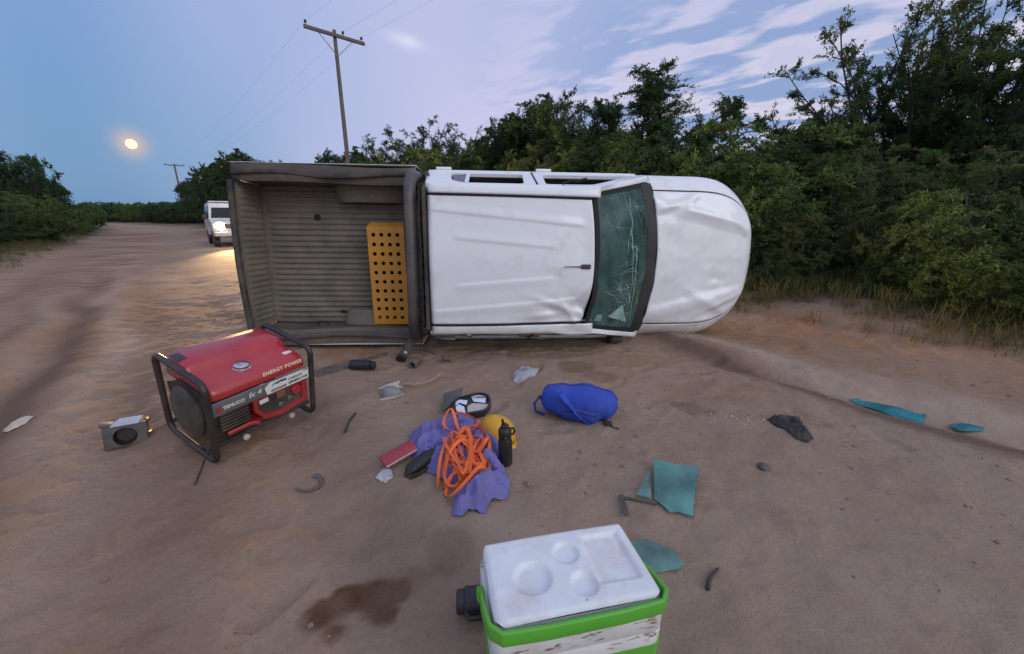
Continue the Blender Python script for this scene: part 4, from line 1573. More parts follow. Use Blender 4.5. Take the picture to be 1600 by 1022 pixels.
def generator():
    ax, ay, az_ = Vector((.47, .88, .05)).normalized(), None, None
    yy = Vector((-.86, .45, .20))
    ay = (yy - ax * yy.dot(ax)).normalized()
    az_ = ax.cross(ay)
    base = Vector((-1.695, 1.945, 0))
    base.z = gh(base.x, base.y) + .004
    m = Matrix.Translation(base) @ Matrix((ax, ay, az_)).transposed().to_4x4()
    root = thing('portable_generator', 'red petrol generator in a black tube frame standing on the sand', 'generator', mat=m)
    m = m @ Matrix.Scale(1.05, 4)
    root.matrix_world = m
    L, D, H = .62, .48, .50
    FB = M['frame_black']

    def hoop(x):
        pts = []
        r = .055
        for (cy, cz, a0) in ((D - r, H - r, 0), (r, H - r, 90), (r, r, 180), (D - r, r, 270)):
            for k in range(6):
                a = R(a0 + k * 18)
                pts.append((x, cy + r * math.cos(a), cz + r * math.sin(a)))
        return pts
    for x in (.018, L - .018):
        MB().tube(hoop(x), .0165, 10, closed=True).build('end_hoop', FB, root)
    for y in (.05, D - .05):
        MB().tube([(.02, y, .075), (L - .02, y, .075)], .014, 8).build('base_rail', FB, root)
    # tank: stepped pressing
    prof = [(.018, .375), (.016, .405), (.03, .428), (.06, .442), (.215, .448), (.228, .458), (.238, .490), (.255, .499), (.43, .502), (.455, .485), (.465, .45), (.465, .39), (.44, .375)]
    tank = MB()
    xs = [.045, .05, .065, .09, .30, L - .09, L - .065, L - .05, L - .045]
    ins = [.035, .018, .006, 0, 0, 0, .006, .018, .035]
    cy_, cz_ = .24, .42
    sec = [[(x, y + (cy_ - y) * k * 2.2, z + (cz_ - z) * k * 6 if z > .43 else z) for (y, z) in prof] for x, k in zip(xs, ins)]
    n = len(prof)
    tank.add([p for s_ in sec for p in s_], [(i * n + j, i * n + (j + 1) % n, (i + 1) * n + (j + 1) % n, (i + 1) * n + j) for i in range(len(sec) - 1) for j in range(n)] + [tuple(range(n))[::-1], tuple((len(sec) - 1) * n + j for j in range(n))])
    tk = tank.build('fuel_tank', M['red_paint'], root, angle=50)
    MB().lathe([(.047, 0), (.047, .006), (.040, .008), (.040, .022), (.034, .027), (0, .028)], 20, Matrix.Translation((.27, .135, .443))).build('fuel_cap', M['chrome'], tk)
    MB().box((.53, .12, .4465), (.05, .03, .004)).build('gauge', M['sticker'], tk, bevel=.004)
    MB().box((.075, .36, .500), (.05, .09, .006)).build('tank_mount', FB, tk, bevel=.004)
    face = Matrix(((1, 0, 0, 0), (0, 0, -1, 0), (0, 1, 0, 0), (0, 0, 0, 1)))     # text x -> x, text y -> z, normal -> -y
    lettering('tank_lettering', 'ENERGY POWER', .028, M['letter_cream'], tk, Matrix.Translation((.435, .0225, .4175)) @ Matrix.Rotation(R(-31), 4, 'X') @ face, shear=.25, spacing=1.2, offset=.0008)
    # front band with its lettering
    band = MB().box((L / 2 - .01, .006, .332), (L - .07, .012, .082)).build('front_band', M['grey_band'], root, bevel=.004)
    T = lambda x, z: Matrix.Translation((x, -.0008, z)) @ face
    MB().box((.062, -.001, .330), (.026, .003, .034)).build('badge', M['red_paint'], band)
    lettering('band_lettering', 'TEMUCO', .027, M['letter'], band, T(.138, .328), spacing=1.0, offset=.0010)
    lettering('band_lettering', 'fx 4', .046, M['letter'], band, T(.250, .337), shear=.2, offset=.0005)
    MB().add([(.315, -.0015, .295), (L - .04, -.0015, .295), (L - .04, -.0015, .369), (.335, -.0015, .369), (.305, -.0015, .345)], [(0, 1, 2, 3, 4)]).build('sticker', M['sticker'], band, smooth=False)
    lettering('sticker_lettering', 'GASOLINE', .020, M['ink'], band, T(.385, .309) @ Matrix.Translation((0, 0, .0012)), shear=.2, offset=.0006)
    lettering('sticker_lettering', 'GENERATOR', .022, M['ink'], band, T(.508, .314) @ Matrix.Translation((0, 0, .0012)), shear=.2, offset=.0006)
    lettering('sticker_lettering', 'COMPLETE', .018, M['ink'], band, T(.490, .340) @ Matrix.Translation((0, 0, .0012)), shear=.2, offset=.0004)
    # leaping animal mark
    cat_ = [(0, .012), (.012, .02), (.03, .019), (.05, .024), (.07, .02), (.078, .024), (.088, .018), (.08, .014), (.09, .004), (.075, .01), (.06, .010), (.045, .013), (.03, .004), (.03, .010), (.012, .012), (-.006, .002)]
    MB().add([(.35 + a, -.0028, .336 + b) for a, b in cat_], [tuple(range(len(cat_)))]).build('leaping_cat_mark', M['ink'], band, smooth=False)
    MB().add([(.545 + a * .35, -.0028, .352 + b * .6) for a, b in cat_], [tuple(range(len(cat_)))]).build('leaping_cat_mark', M['ink'], band, smooth=False)
    # control panel on the right half
    cp = MB()
    outl = [(.245, .285), (.245, .205), (.30, .125), (.40, .105), (L - .045, .125), (L - .045, .285)]
    inl = [(.265, .272), (.265, .21), (.315, .15), (.40, .135), (L - .08, .150), (L - .08, .272)]
    mm = Matrix(((1, 0, 0, 0), (0, 0, 1, 0), (0, 1, 0, 0), (0, 0, 0, 1)))
    v_, f_ = poly_holes(outl, [inl], lambda a, b: (a, .014, b))
    cp.add(v_, f_)
    pan = cp.build('control_panel', M['red_paint'], root, smooth=False, solid=.03)
    MB().prism(inl, .028, .036, mm).build('panel_face', M['dark_panel'], pan, smooth=False)
    MB().box((.305, .022, .248), (.052, .012, .026), (0, -.05, 0)).build('meter_label', M['sticker'], pan, bevel=.002)
    MB().box((.405, .020, .252), (.052, .022, .05)).build('socket', M['brown_part'], pan, bevel=.004)
    MB().lathe([(.034, 0), (.034, .012), (.028, .02), (0, .021)], 18, Matrix.Translation((.505, .026, .235)) @ Matrix.Rotation(R(90), 4, 'X')).build('dial', M['red_paint'], pan)
    for x, z in ((.40, .175), (.46, .19)):
        MB().lathe([(.018, 0), (.018, .012), (.012, .015)], 12, Matrix.Translation((x, .026, z)) @ Matrix.Rotation(R(90), 4, 'X')).build('terminal', M['steel'], pan)
    # engine block and alternator
    eng = MB()
    eng.box((.15, .20, .21), (.17, .26, .25)).box((.15, .07, .22), (.13, .06, .14))
    for k in range(6):
        eng.box((.15, .045, .17 + k * .02), (.15, .05, .006))
    eng.build('engine', M['engine'], root, bevel=.008)
    MB().box((.36, .27, .20), (.24, .26, .22)).build('alternator', M['engine'], root, bevel=.05)
    MB().box((.33, .25, .085), (.50, .34, .025)).build('tray', M['red_paint'], root, bevel=.008)
    MB().tube([(.10, .03, .135), (.22, .03, .135), (.27, .03, .11)], .012, 6).build('fuel_tap', M['red_paint'], root)
    # end cover nearest the camera: recoil fan housing
    ec = MB()
    ec.lathe([(.155, -.02), (.155, .03), (.13, .05), (.06, .058), (0, .06)], 26, Matrix.Translation((.052, .245, .225)) @ Matrix.Rotation(R(-90), 4, 'Y'))
    ec.build('recoil_housing', M['dark_panel'], root, angle=35)
    MB().prism([(.05, .10), (D - .06, .10), (D - .05, .34), (.30, .40), (.12, .40), (.05, .36)], .03, .045, Matrix(((0, 0, 1, 0), (1, 0, 0, 0), (0, 1, 0, 0), (0, 0, 0, 1)))).build('end_shield', M['frame_black'], root, smooth=False)
    MB().box((.006, .30, .19), (.012, .07, .025)).build('starter_handle', FB, root, bevel=.006)
    for x, z in ((.47, .045), (.19, .055)):
        MB().lathe([(.015, 0), (.018, .005), (.018, .020), (.008, .025), (0, .025)], 16, Matrix.Translation((x, .04, z)) @ Matrix.Rotation(R(90), 4, 'X')).build('rubber_foot', M['pale_plastic'], root)
    # cable hanging down
    q = on_ground(305, 757)
    lp = m.inverted() @ q
    MB().tube([(.05, .10, .10), (.03, .09, .06), tuple(lp.lerp(Vector((.03, .09, .06)), .4)), tuple(lp + Vector((0, 0, .006)))], .005, 6).build('pull_cord', M['rubber'], root)


generator()

# ------------------------------------------------------------------ cooler


def cooler():
    a = px(790, 975, 1018, 930, 965, 823, 762, 858, z=.40)
    c = Vector((sum(p[0] for p in a) / 4, sum(p[1] for p in a) / 4))
    root = thing('cooler_box', 'white picnic cooler with green handle and cup hollows in its lid', 'cooler', (c.x, c.y, gh(c.x, c.y) + .002), (0, 0, R(11.5)))
    W, D, H = .455, .262, .395
    WP = M['white_plastic']

    def rrect(w, d, r, n=6):
        o = []
        for (sx, sy, a0) in ((1, 1, 0), (-1, 1, 90), (-1, -1, 180), (1, -1, 270)):
            for k in range(n + 1):
                t = R(a0 + 90 * k / n)
                o.append((sx * (w / 2 - r) + r * math.cos(t), sy * (d / 2 - r) + r * math.sin(t)))
        return o

    def lid_z(x, y):
        z = H
        for (cx_, cy_, r, dp) in ((-.105, -.015, .052, .017), (.012, .045, .038, .012), (.030, -.062, .037, .016)):
            q = math.hypot(x - cx_, y - cy_)
            z -= dp * (1 - float(sstep(r * .80, r * 1.08, q)))
        qx, qy = abs(x - .135) - .062, abs(y - .012) - .085
        q = max(qx, qy)
        z -= .012 * (1 - float(sstep(-.010, .003, q)))
        e = min(W / 2 - abs(x), D / 2 - abs(y))
        z -= .010 * max(0, 1 - e / .016) ** 2
        z += .004 * (1 - (x / (W / 2)) ** 2)
        return z
    lid = MB()
    NU, NV = 92, 58
    ring = []

    def lp(u, v):
        x, y = (u - .5) * W, (v - .5) * D
        # round the corners
        r = .03
        ex, ey = abs(x) - (W / 2 - r), abs(y) - (D / 2 - r)
        if ex > 0 and ey > 0:
            k = max(ex, ey) / math.hypot(ex, ey)
            x = math.copysign(W / 2 - r + ex * k, x)
            y = math.copysign(D / 2 - r + ey * k, y)
        return (x, y, lid_z(x, y))
    lid.grid(NU, NV, lp, flip=False)
    o = rrect(W, D, .03)
    lo = lid
    n = len(o)
    sk = MB()
    lo.add([(x, y, H - .010) for x, y in o] + [(x * 1.012, y * 1.02, H - .035) for x, y in o] + [(x * 1.012, y * 1.02, H - .055) for x, y in o], [(j * n + i, (j + 1) * n + i, (j + 1) * n + (i + 1) % n, j * n + (i + 1) % n)[::-1] for j in range(2) for i in range(n)])
    t = NT('cooler_lid_plastic')
    base = t.mix(t.ramp(t.noise(11, 5), [(.3, 0.), (.7, 1.)]), (.76, .79, .82), (.66, .68, .70))
    base = t.mix(t.ramp(t.noise(7, 7, .72), [(.48, 0.), (.74, .6)]), base, (.50, .40, .32))
    base = t.mix(t.ramp(t.noise(34, 4, .6), [(.70, 0.), (.76, .7)]), base, (.26, .16, .10))
    base = t.mix(t.ramp(t.noise(60, 2, .5, vscale=(.3, 3, 1), dist=.5), [(.70, 0.), (.73, .4)]), base, (.40, .38, .36))
    t.bsdf(base, .42, 0, .4, t.bump(t.noise(55, 4), .12, .003))
    lo.build('lid', t.m, root, angle=50)
    # body in rings: rim, groove, tapering wall
    rings = [(1.045, 1.06, H - .056, .035), (1.05, 1.07, H - .062, .035), (1.05, 1.07, H - .115, .035), (1.035, 1.05, H - .119, .033), (1.035, 1.05, H - .123, .033), (1.05, 1.07, H - .127, .035), (1.04, 1.06, H - .17, .035)]
    bd = MB()
    n = 0
    for (kx, ky, z, r) in rings:
        o = rrect(W * kx, D * ky, r)
        n = len(o)
        bd.v += [(x, y, z) for x, y in o]
    bd.f += [(j * n + i, (j + 1) * n + i, (j + 1) * n + (i + 1) % n, j * n + (i + 1) % n)[::-1] for j in range(len(rings) - 1) for i in range(n)]
    bd.f.append(tuple(range(n)))
    t = NT('cooler_body_plastic')
    base = t.mix(t.ramp(t.noise(9, 5), [(.3, 0.), (.7, 1.)]), (.70, .71, .70), (.60, .59, .56))
    sm = t.ramp(t.noise(13, 6, .7, vscale=(1, 1, 3.5)), [(.55, 0.), (.62, .9)])
    base = t.mix(sm, base, (.20, .085, .035))
    base = t.mix(t.ramp(t.noise(5, 6, .7), [(.45, 0.), (.75, .6)]), base, (.45, .33, .24))
    t.bsdf(base, .5, 0, .4)
    bd.build('upper_body', t.m, root, angle=40)
    lb = MB()
    for (kx, ky, z, r) in [(1.06, 1.085, H - .165, .037), (1.06, 1.085, H - .175, .037), (1.0, 1.0, .02, .035), (.97, .96, .004, .03)]:
        o = rrect(W * kx, D * ky, r)
        lb.v += [(x, y, z) for x, y in o]
    lb.f += [(j * n + i, (j + 1) * n + i, (j + 1) * n + (i + 1) % n, j * n + (i + 1) % n)[::-1] for j in range(3) for i in range(n)]
    lb.f += [tuple(range(n)), tuple(range(3 * n, 4 * n))[::-1]]
    lb.build('lower_body', M['green_plastic'], root, angle=40)
    # swing handle folded forward round the lid
    hw, fy = W / 2 + .016, -D / 2 - .022
    path = [(-hw, .03, H - .075), (-hw - .004, -.02, H - .055), (-hw - .002, -.08, H - .035), (-hw + .004, fy + .03, H - .020), (-hw + .03, fy + .004, H - .018), (-.1, fy - .003, H - .016), (.1, fy - .003, H - .016), (hw - .03, fy + .004, H - .018), (hw - .004, fy + .03, H - .020), (hw + .002, -.08, H - .035), (hw + .004, -.02, H - .055), (hw, .03, H - .075)]
    hb = MB()
    vs = []
    for i, p in enumerate(path):
        p = Vector(p)
        a_, b_ = Vector(path[max(0, i - 1)]), Vector(path[min(len(path) - 1, i + 1)])
        t_ = (b_ - a_).normalized()
        out = t_.cross(Vector((0, 0, 1))).normalized()
        hgt, th = (.044, .012)
        upv = out.cross(t_).normalized()
        upv = upv if upv.z > 0 else -upv
        for (s1, s2) in ((-1, -1), (1, -1), (1, 1), (-1, 1)):
            vs.append(p + out * th * .5 * s1 + upv * hgt * .5 * s2)
    hb.add(vs, [(4 * i + k, 4 * i + (k + 1) % 4, 4 * i + 4 + (k + 1) % 4, 4 * i + 4 + k) for i in range(len(path) - 1) for k in range(4)] + [(3, 2, 1, 0), tuple(4 * (len(path) - 1) + k for k in range(4))])
    hb.build('handle', M['green_plastic'], root, bevel=.004)
    for sx in (-1, 1):
        MB().lathe([(.022, 0), (.022, .014), (.015, .018), (0, .018)], 14, Matrix.Translation((sx * (W / 2 + .012), .035, H - .085)) @ Matrix.Rotation(R(90 * sx), 4, 'Y')).build('handle_pivot', M['green_plastic'], root)


cooler()

# ------------------------------------------------------------------ second vehicle with its headlamps on


def lit_vehicle():
    r_ = ray(372, 380)
    t = 18.6
    fw = Vector((.65, -.76, 0)).normalized()
    lf = Vector((-fw.y, fw.x, 0))
    loc = ray(343, 352) * 17.6 - fw * 2.0 + lf * .62
    loc.z = gh(loc.x, loc.y)
    yaw = math.atan2(fw.y, fw.x)
    root = thing('parked_offroad_car', 'white off-road car with headlights on parked behind the overturned truck', 'car', loc, (0, 0, yaw))
    P = M['paint2']
    prof = [(-2.2, .55), (-2.2, 1.15), (-2.05, 1.25), (-1.9, 1.92), (-1.7, 1.98), (.15, 1.98), (.30, 1.94), (.75, 1.22), (1.75, 1.10), (1.95, 1.0), (2.0, .6), (1.95, .5), (-2.1, .5)]
    W = .88
    body = MB()
    n = len(prof)
    sec = []
    for (y, k) in ((-W, 1.0), (-W + .05, 0), (W - .05, 0), (W, 1.0)):
        for (x, z) in prof:
            inset = .14 * max(0, (z - 1.2) / .75)
            yy = y * (1 - inset)
            xx = x * (1 - .012 * k)
            zz = z - (.03 * k if z > 1.0 else 0)
            sec.append((xx, yy, zz))
    body.add(sec, [(i * n + j, (i + 1) * n + j, (i + 1) * n + (j + 1) % n, i * n + (j + 1) % n) for i in range(3) for j in range(n)] + [tuple(range(n)), tuple(range(3 * n, 4 * n))[::-1]])
    body.build('body', P, root, angle=30)
    G = M['window']
    MB().add([(.345, -.66, 1.86), (.345, .66, 1.86), (.735, .78, 1.28), (.735, -.78, 1.28)], [(0, 1, 2, 3)]).build('windscreen', G, root, smooth=False)
    for sg in (1, -1):
        for (x0, x1) in ((-1.75, -.75), (-.65, .25)):
            yy = lambda z: sg * (W * (1 - .14 * max(0, (z - 1.2) / .75)) + .006)
            MB().add([(x0, yy(1.28), 1.28), (x1 + (.35 if x1 > 0 else 0), yy(1.28), 1.28), (x1, yy(1.82), 1.82), (x0, yy(1.82), 1.82)], [(0, 1, 2, 3)]).build('side_window', G, root, smooth=False)
        mm = Matrix.Translation((2.0, sg * .62, .93)) @ Matrix.Rotation(R(90), 4, 'Y')
        hl = MB().lathe([(0, .05), (.11, .042), (.16, .02), (.17, 0)], 18, mm).build('headlight', M['headlamp'], root)
        MB().lathe([(.17, -.01), (.195, .0), (.195, .03), (.175, .035)], 18, mm, cap=False).build('bezel', M['chrome'], hl)
        MB().box((2.01, sg * .80, .80), (.03, .09, .07)).build('indicator', M['amber'], root, bevel=.01)
        ld = bpy.data.lights.new('headlight_beam', 'SPOT')
        ld.energy = 10000
        ld.color = (1.0, .62, .26)
        ld.spot_size = R(64)
        ld.spot_blend = 1.0
        ld.shadow_soft_size = .08
        lo = bpy.data.objects.new('headlight_beam', ld)
        COL.objects.link(lo)
        lo.parent = root
        lo.location = (2.12, sg * .62, .93)
        lo.rotation_euler = (Vector((-1, -.22, .0))).to_track_quat('Z', 'Y').to_euler()
        mir = MB().box((.62, sg * 1.0, 1.32), (.09, .20, .20)).build('door_mirror', M['black_plastic'], root, bevel=.03)
    MB().box((2.0, 0, .93), (.03, .86, .20)).build('grille', M['black_plastic'], root, bevel=.01)
    for k in range(5):
        MB().box((2.02, 0, .855 + k * .037), (.02, .82, .010)).build('grille_bar', M['chrome'], root)
    MB().box((2.05, 0, .58), (.14, 1.72, .20)).build('bumper', P, root, bevel=.04)
    MB().box((2.125, 0, .60), (.01, .42, .11)).build('number_plate', M['sticker'], root)
    MB().box((-.3, 0, 2.03), (1.0, 1.45, .05)).build('roof_bar', P, root, bevel=.02)
    for x in (-1.4, 1.3):
        for sg in (1, -1):
            m = Matrix.Translation((x, sg * .78, .37)) @ Matrix.Rotation(R(90), 4, 'X')
            w = MB().lathe([(.22, -.12), (.34, -.12), (.375, -.08), (.375, .08), (.34, .12), (.22, .12)], 24, m, cap=False).build('wheel', M['rubber'], root)
            MB().lathe([(0, .06), (.2, .08), (.225, .11), (.225, -.11), (.2, -.08), (0, -.06)], 18, m, cap=False).build('rim', M['steel'], w)


M['paint2'] = mat('offroad_white_paint', (.70, .69, .68), .35, var=.06, dust=.35, nscale=2, coat=.3)
_t = NT('lit_headlamp')
_e = _t.n('ShaderNodeEmission')
_t.set(_e.inputs[0], _t.mix(_t.ramp(_t.noise(12, 2), [(.4, 0.), (.6, 1.)]), (1., .80, .42), (1., .86, .55)))
_e.inputs[1].default_value = 60.0
M['headlamp'] = _t.done(_e.outputs[0])
_t = NT('lit_indicator')
_e = _t.n('ShaderNodeEmission')
_e.inputs[0].default_value = (1., .35, .05, 1)
_e.inputs[1].default_value = 2.0
M['amber'] = _t.done(_e.outputs[0])
lit_vehicle()

# ------------------------------------------------------------------ belongings on the sand
M['purple'] = mat('purple_cloth', (.155, .150, .40), .85, var=.14, dust=.15, nscale=9, bump=.35, bscale=220)
M['strap'] = mat('orange_webbing', (.85, .16, .035), .65, var=.10, nscale=20, bump=.4, bscale=260)
M['blue'] = mat('blue_fabric', (.018, .062, .42), .75, var=.14, dust=.12, nscale=8, bump=.4, bscale=240)
M['blue_dark'] = mat('blue_webbing', (.02, .035, .20), .8, var=.15)
M['black_cloth'] = mat('black_cloth', (.022, .024, .028), .85, var=.25, dust=.3, bump=.3)
M['yellow'] = mat('yellow_shell', (.68, .36, .012), .38, var=.06, dust=.2)
M['matt_black'] = mat('matt_black', (.010, .010, .011), .5, var=.2, dust=.12)
M['navy'] = mat('navy_plastic', (.012, .016, .028), .45, var=.2, dust=.15)
M['book_red'] = mat('book_cover', (.33, .035, .06), .6, var=.08, dust=.2)
M['paper'] = mat('paper', (.62, .62, .60), .8, var=.06, dust=.2)
M['teal_glass'] = glass_material('teal_glass', (.10, .255, .235), .74, .14)
M['teal_pale'] = glass_material('teal_glass_pale', (.16, .27, .25), .55, .16)
M['teal_deep'] = glass_material('teal_glass_deep', (.04, .20, .24), .9, .12)
M['grey_plastic'] = mat('grey_plastic', (.17, .185, .205), .4, var=.2, dust=.45)
M['pale_plastic'] = mat('pale_plastic', (.50, .46, .43), .5, var=.12, dust=.4)
M['clear_bits'] = glass_material('clear_plastic', (.48, .49, .52), .6, .1)
M['mirror_glass'] = mat('mirror_glass', (.85, .88, .88), .05, 1.0, var=.02)
M['dark_grey'] = mat('dark_grey_plastic', (.06, .064, .070), .6, var=.2, dust=.35)
M['slate'] = mat('weathered_rubber', (.075, .065, .06), .85, var=.3, dust=.6, bump=.3)
M['strip_white'] = mat('strip_white', (.66, .58, .54), .5, var=.06, dust=.2)
M['stone'] = mat('stone', (.11, .095, .085), .85, var=.3, bump=.4)
M['rag_white'] = mat('rag_white', (.56, .48, .42), .8, var=.15, dust=.4)


def purple_pile():
    poly = px(640, 688, 668, 674, 700, 664, 745, 668, 772, 684, 783, 705, 784, 730, 797, 758, 795, 783, 768, 792, 757, 812, 735, 808, 722, 816, 706, 812, 712, 783, 735, 770, 700, 762, 668, 742, 645, 722)
    o, vs = crumple('purple_cloth', poly, M['purple'], .12, .0065, 7.0, 5, .045)
    return tag(o, 'crumpled purple work shirt heaped on the sand', 'cloth'), vs


PURP, pv = purple_pile()
_pa = np.array(pv)


def on_cloth(x, y):
    d = (_pa[:, 0] - x) ** 2 + (_pa[:, 1] - y) ** 2
    i = np.argsort(d)[:6]
    if d[i[0]] > .03 ** 2:
        return max(gh(x, y), float(_pa[i[0], 2] - 3.0 * (math.sqrt(d[i[0]]) - .03)))
    return float(_pa[i, 2].max())


def ribbon(name, pts, w, material, parent=None, twist=None, thick=.002):
    pts = [Vector(p) for p in pts]
    vs = []
    N = len(pts)
    for i, p in enumerate(pts):
        t = (pts[min(N - 1, i + 1)] - pts[max(0, i - 1)])
        t = t.normalized() if t.length > 1e-9 else Vector((1, 0, 0))
        up = Vector((0, 0, 1))
        sd_ = t.cross(up)
        sd_ = sd_.normalized() if sd_.length > .05 else Vector((1, 0, 0))
        upn = sd_.cross(t)
        a = twist(i / (N - 1)) if twist else 0
        d = sd_ * math.cos(a) + upn * math.sin(a)
        vs += [p - d * w / 2, p + d * w / 2]
    return MB().add(vs, [(2 * i, 2 * i + 1, 2 * i + 3, 2 * i + 2) for i in range(N - 1)]).build(name, material, parent, smooth=False, solid=thick)


def catmull(P, n=10, closed=False):
    P = [Vector(p) for p in P]
    out = []
    N = len(P)
    rng_ = range(N) if closed else range(N - 1)
    for i in rng_:
        a, b, c, d = (P[(i - 1) % N] if closed or i > 0 else P[i]), P[i], P[(i + 1) % N], (P[(i + 2) % N] if closed or i < N - 2 else P[(i + 1) % N])
        for k in range(n):
            t = k / n
            out.append(.5 * ((2 * b) + (c - a) * t + (2 * a - 5 * b + 4 * c - d) * t * t + (3 * b - a - 3 * c + d) * t ** 3))
    if not closed:
        out.append(P[-1])
    return out


def orange_strap():
    # the tangle as it lies: surveyed waypoints, each lifted by the layers under it
    way = [(700, 672), (716, 664), (742, 666), (748, 678), (728, 690), (700, 690), (694, 676), (706, 664), (716, 680), (726, 705), (740, 735), (752, 742), (764, 728), (764, 700), (752, 682), (732, 684), (722, 700), (728, 716),
           (748, 722), (762, 714), (758, 698), (738, 700), (718, 716), (700, 730), (692, 748), (684, 745), (690, 722), (704, 706), (724, 712), (740, 726), (730, 740), (706, 742), (696, 758), (706, 768), (726, 768), (750, 760), (764, 746), (760, 724), (744, 704), (726, 694), (708, 694), (700, 714), (694, 736), (700, 752), (716, 748), (734, 730), (744, 712), (756, 690), (742, 676), (722, 690), (716, 712), (734, 742), (756, 736), (748, 716)]
    rg = random.Random(9)
    pts = []
    for i, (u, v) in enumerate(way):
        # the strap lies roughly 8 cm above the sand
        g_ = on_ground(u, v, .085)
        z = on_cloth(g_.x, g_.y) + .008 + .012 * (i % 4) + rg.uniform(0, .012)
        pts.append((g_.x, g_.y, z))
    for k in range(26):
        a = k * 2.4
        u, v = 726 + (24 + 12 * math.sin(k * 1.7)) * math.cos(a), 714 + (34 + 12 * math.cos(k * 2.3)) * math.sin(a)
        g_ = on_ground(u, v, .09)
        pts.append((g_.x, g_.y, on_cloth(g_.x, g_.y) + .012 + .014 * (k % 4) + rg.uniform(0, .015)))
    path = catmull(pts, 9)
    o = ribbon('orange_strap', path, .0175, M['strap'], None, lambda t: .8 * math.sin(t * 97) + .5 * math.sin(t * 53 + 1), .0022)
    tag(o, 'tangled orange webbing strap lying on the purple cloth', 'strap')


orange_strap()


def hard_hat():
    p = on_ground(775, 690)
    root = thing('hard_hat', 'yellow hard hat lying behind the black bottle', 'hard hat', (p.x, p.y + .05, p.z + .005), (R(-10), R(6), R(-35)))
    sh = MB()
    def dome(u, v):
        a = v * 2 * math.pi
        t = u * math.pi / 2
        r = .108 * math.sin(t) ** .9
        z = .125 * math.cos(t) ** .85 if u < 1 else 0
        ridge = .008 * max(0, 1 - abs(math.sin(a)) * 5) * math.sin(t)
        return ((r * 1.18 + ridge) * math.cos(a), r * math.sin(a), z + .016 + ridge)
    sh.grid(16, 40, dome)
    sh.build('shell', M['yellow'], root, angle=180, solid=.003)
    br = MB().grid(4, 40, lambda u, v: ((.127 + u * (.012 + .045 * max(0, math.cos(v * 2 * math.pi)) ** 2)) * math.cos(v * 2 * math.pi), (.108 + u * .012) * math.sin(v * 2 * math.pi), .018 - .012 * u))
    br.build('brim', M['yellow'], root, angle=180, solid=.003)


hard_hat()


def black_bottle():
    p = on_ground(790, 726)
    root = thing('water_bottle', 'black water bottle standing upright beside the yellow hard hat', 'bottle', p, (R(3), R(-2), .4))
    MB().lathe([(.034, 0), (.039, .004), (.040, .012), (.040, .150), (.036, .168), (.031, .178), (.031, .184)], 28).build('flask', M['matt_black'], root, angle=35)
    lid = MB().lathe([(.036, .182), (.0375, .186), (.0375, .222), (.030, .236), (.022, .242), (.022, .256), (.014, .262), (0, .263)], 26).build('lid', M['matt_black'], root, angle=35)
    MB().tube([(-.004, 0, .255), (-.010, 0, .275), (-.014, .0, .296)], [.011, .009, .006], 8).build('spout', M['matt_black'], lid)
    MB().tube([(.030, 0, .225), (.052, 0, .222), (.058, 0, .200), (.050, 0, .184), (.036, 0, .184)], .007, 8).build('carry_loop', M['matt_black'], lid)
    MB().box((-.010, -.0372, .196), (.010, .004, .006)).build('latch', M['grey_plastic'], lid)


black_bottle()


def red_book():
    q = px(598, 738, 650, 697, 665, 704, 632, 737)
    c = on_ground(628, 722)
    root = thing('red_notebook', 'red hardback notebook tucked under the purple cloth', 'notebook', (c.x - .005, c.y - .02, c.z + .042), (R(10), R(-10), R(40)))
    W, H, T = .19, .08, .016
    MB().box((0, 0, .0), (W, H, T)).build('pages', M['paper'], root, bevel=.001)
    for s in (1, -1):
        MB().box((.0, .002, s * (T / 2 + .0015)), (W + .008, H + .008, .003)).build('cover', M['book_red'], root, bevel=.001)
    MB().box((0, H / 2 + .004, 0), (W + .008, .003, T + .006)).build('spine', M['book_red'], root)


red_book()


def shoe():
    c = on_ground(645, 742)
    root = thing('black_boot', 'black boot toe poking out from under the purple cloth', 'boot', (c.x + .045, c.y + .035, c.z - .006), (0, 0, R(-128)))
    root.scale = (.85, 1.0, .9)
    up = MB()

    def sf(u, v):
        a = v * 2 * math.pi
        x = -.09 + .22 * u
        w = .046 * (1 - .25 * u) * (math.sin(min(1, (1 - u) * 4 + .05) * math.pi / 2)) ** .6
        h = .085 - .035 * u
        h *= (math.sin(min(1, (1 - u) * 4 + .05) * math.pi / 2)) ** .6
        return (x, w * math.cos(a), .02 + max(0, h * (.5 + .5 * math.sin(a))))
    up.grid(16, 20, sf)
    up.build('upper', M['matt_black'], root, angle=180)
    MB().prism([(-.09, -.046), (.06, -.044), (.12, -.028), (.135, 0), (.12, .028), (.06, .044), (-.09, .046)], .0, .024).build('sole', M['rubber'], root, bevel=.004)


shoe()

o, _ = crumple('plastic_scrap', px(586, 748, 596, 736, 612, 738, 616, 750, 602, 757), M['clear_bits'], .03, .008, 14, 9, .02)
tag(o, 'crumpled clear plastic scrap beside the red notebook', 'plastic scrap')


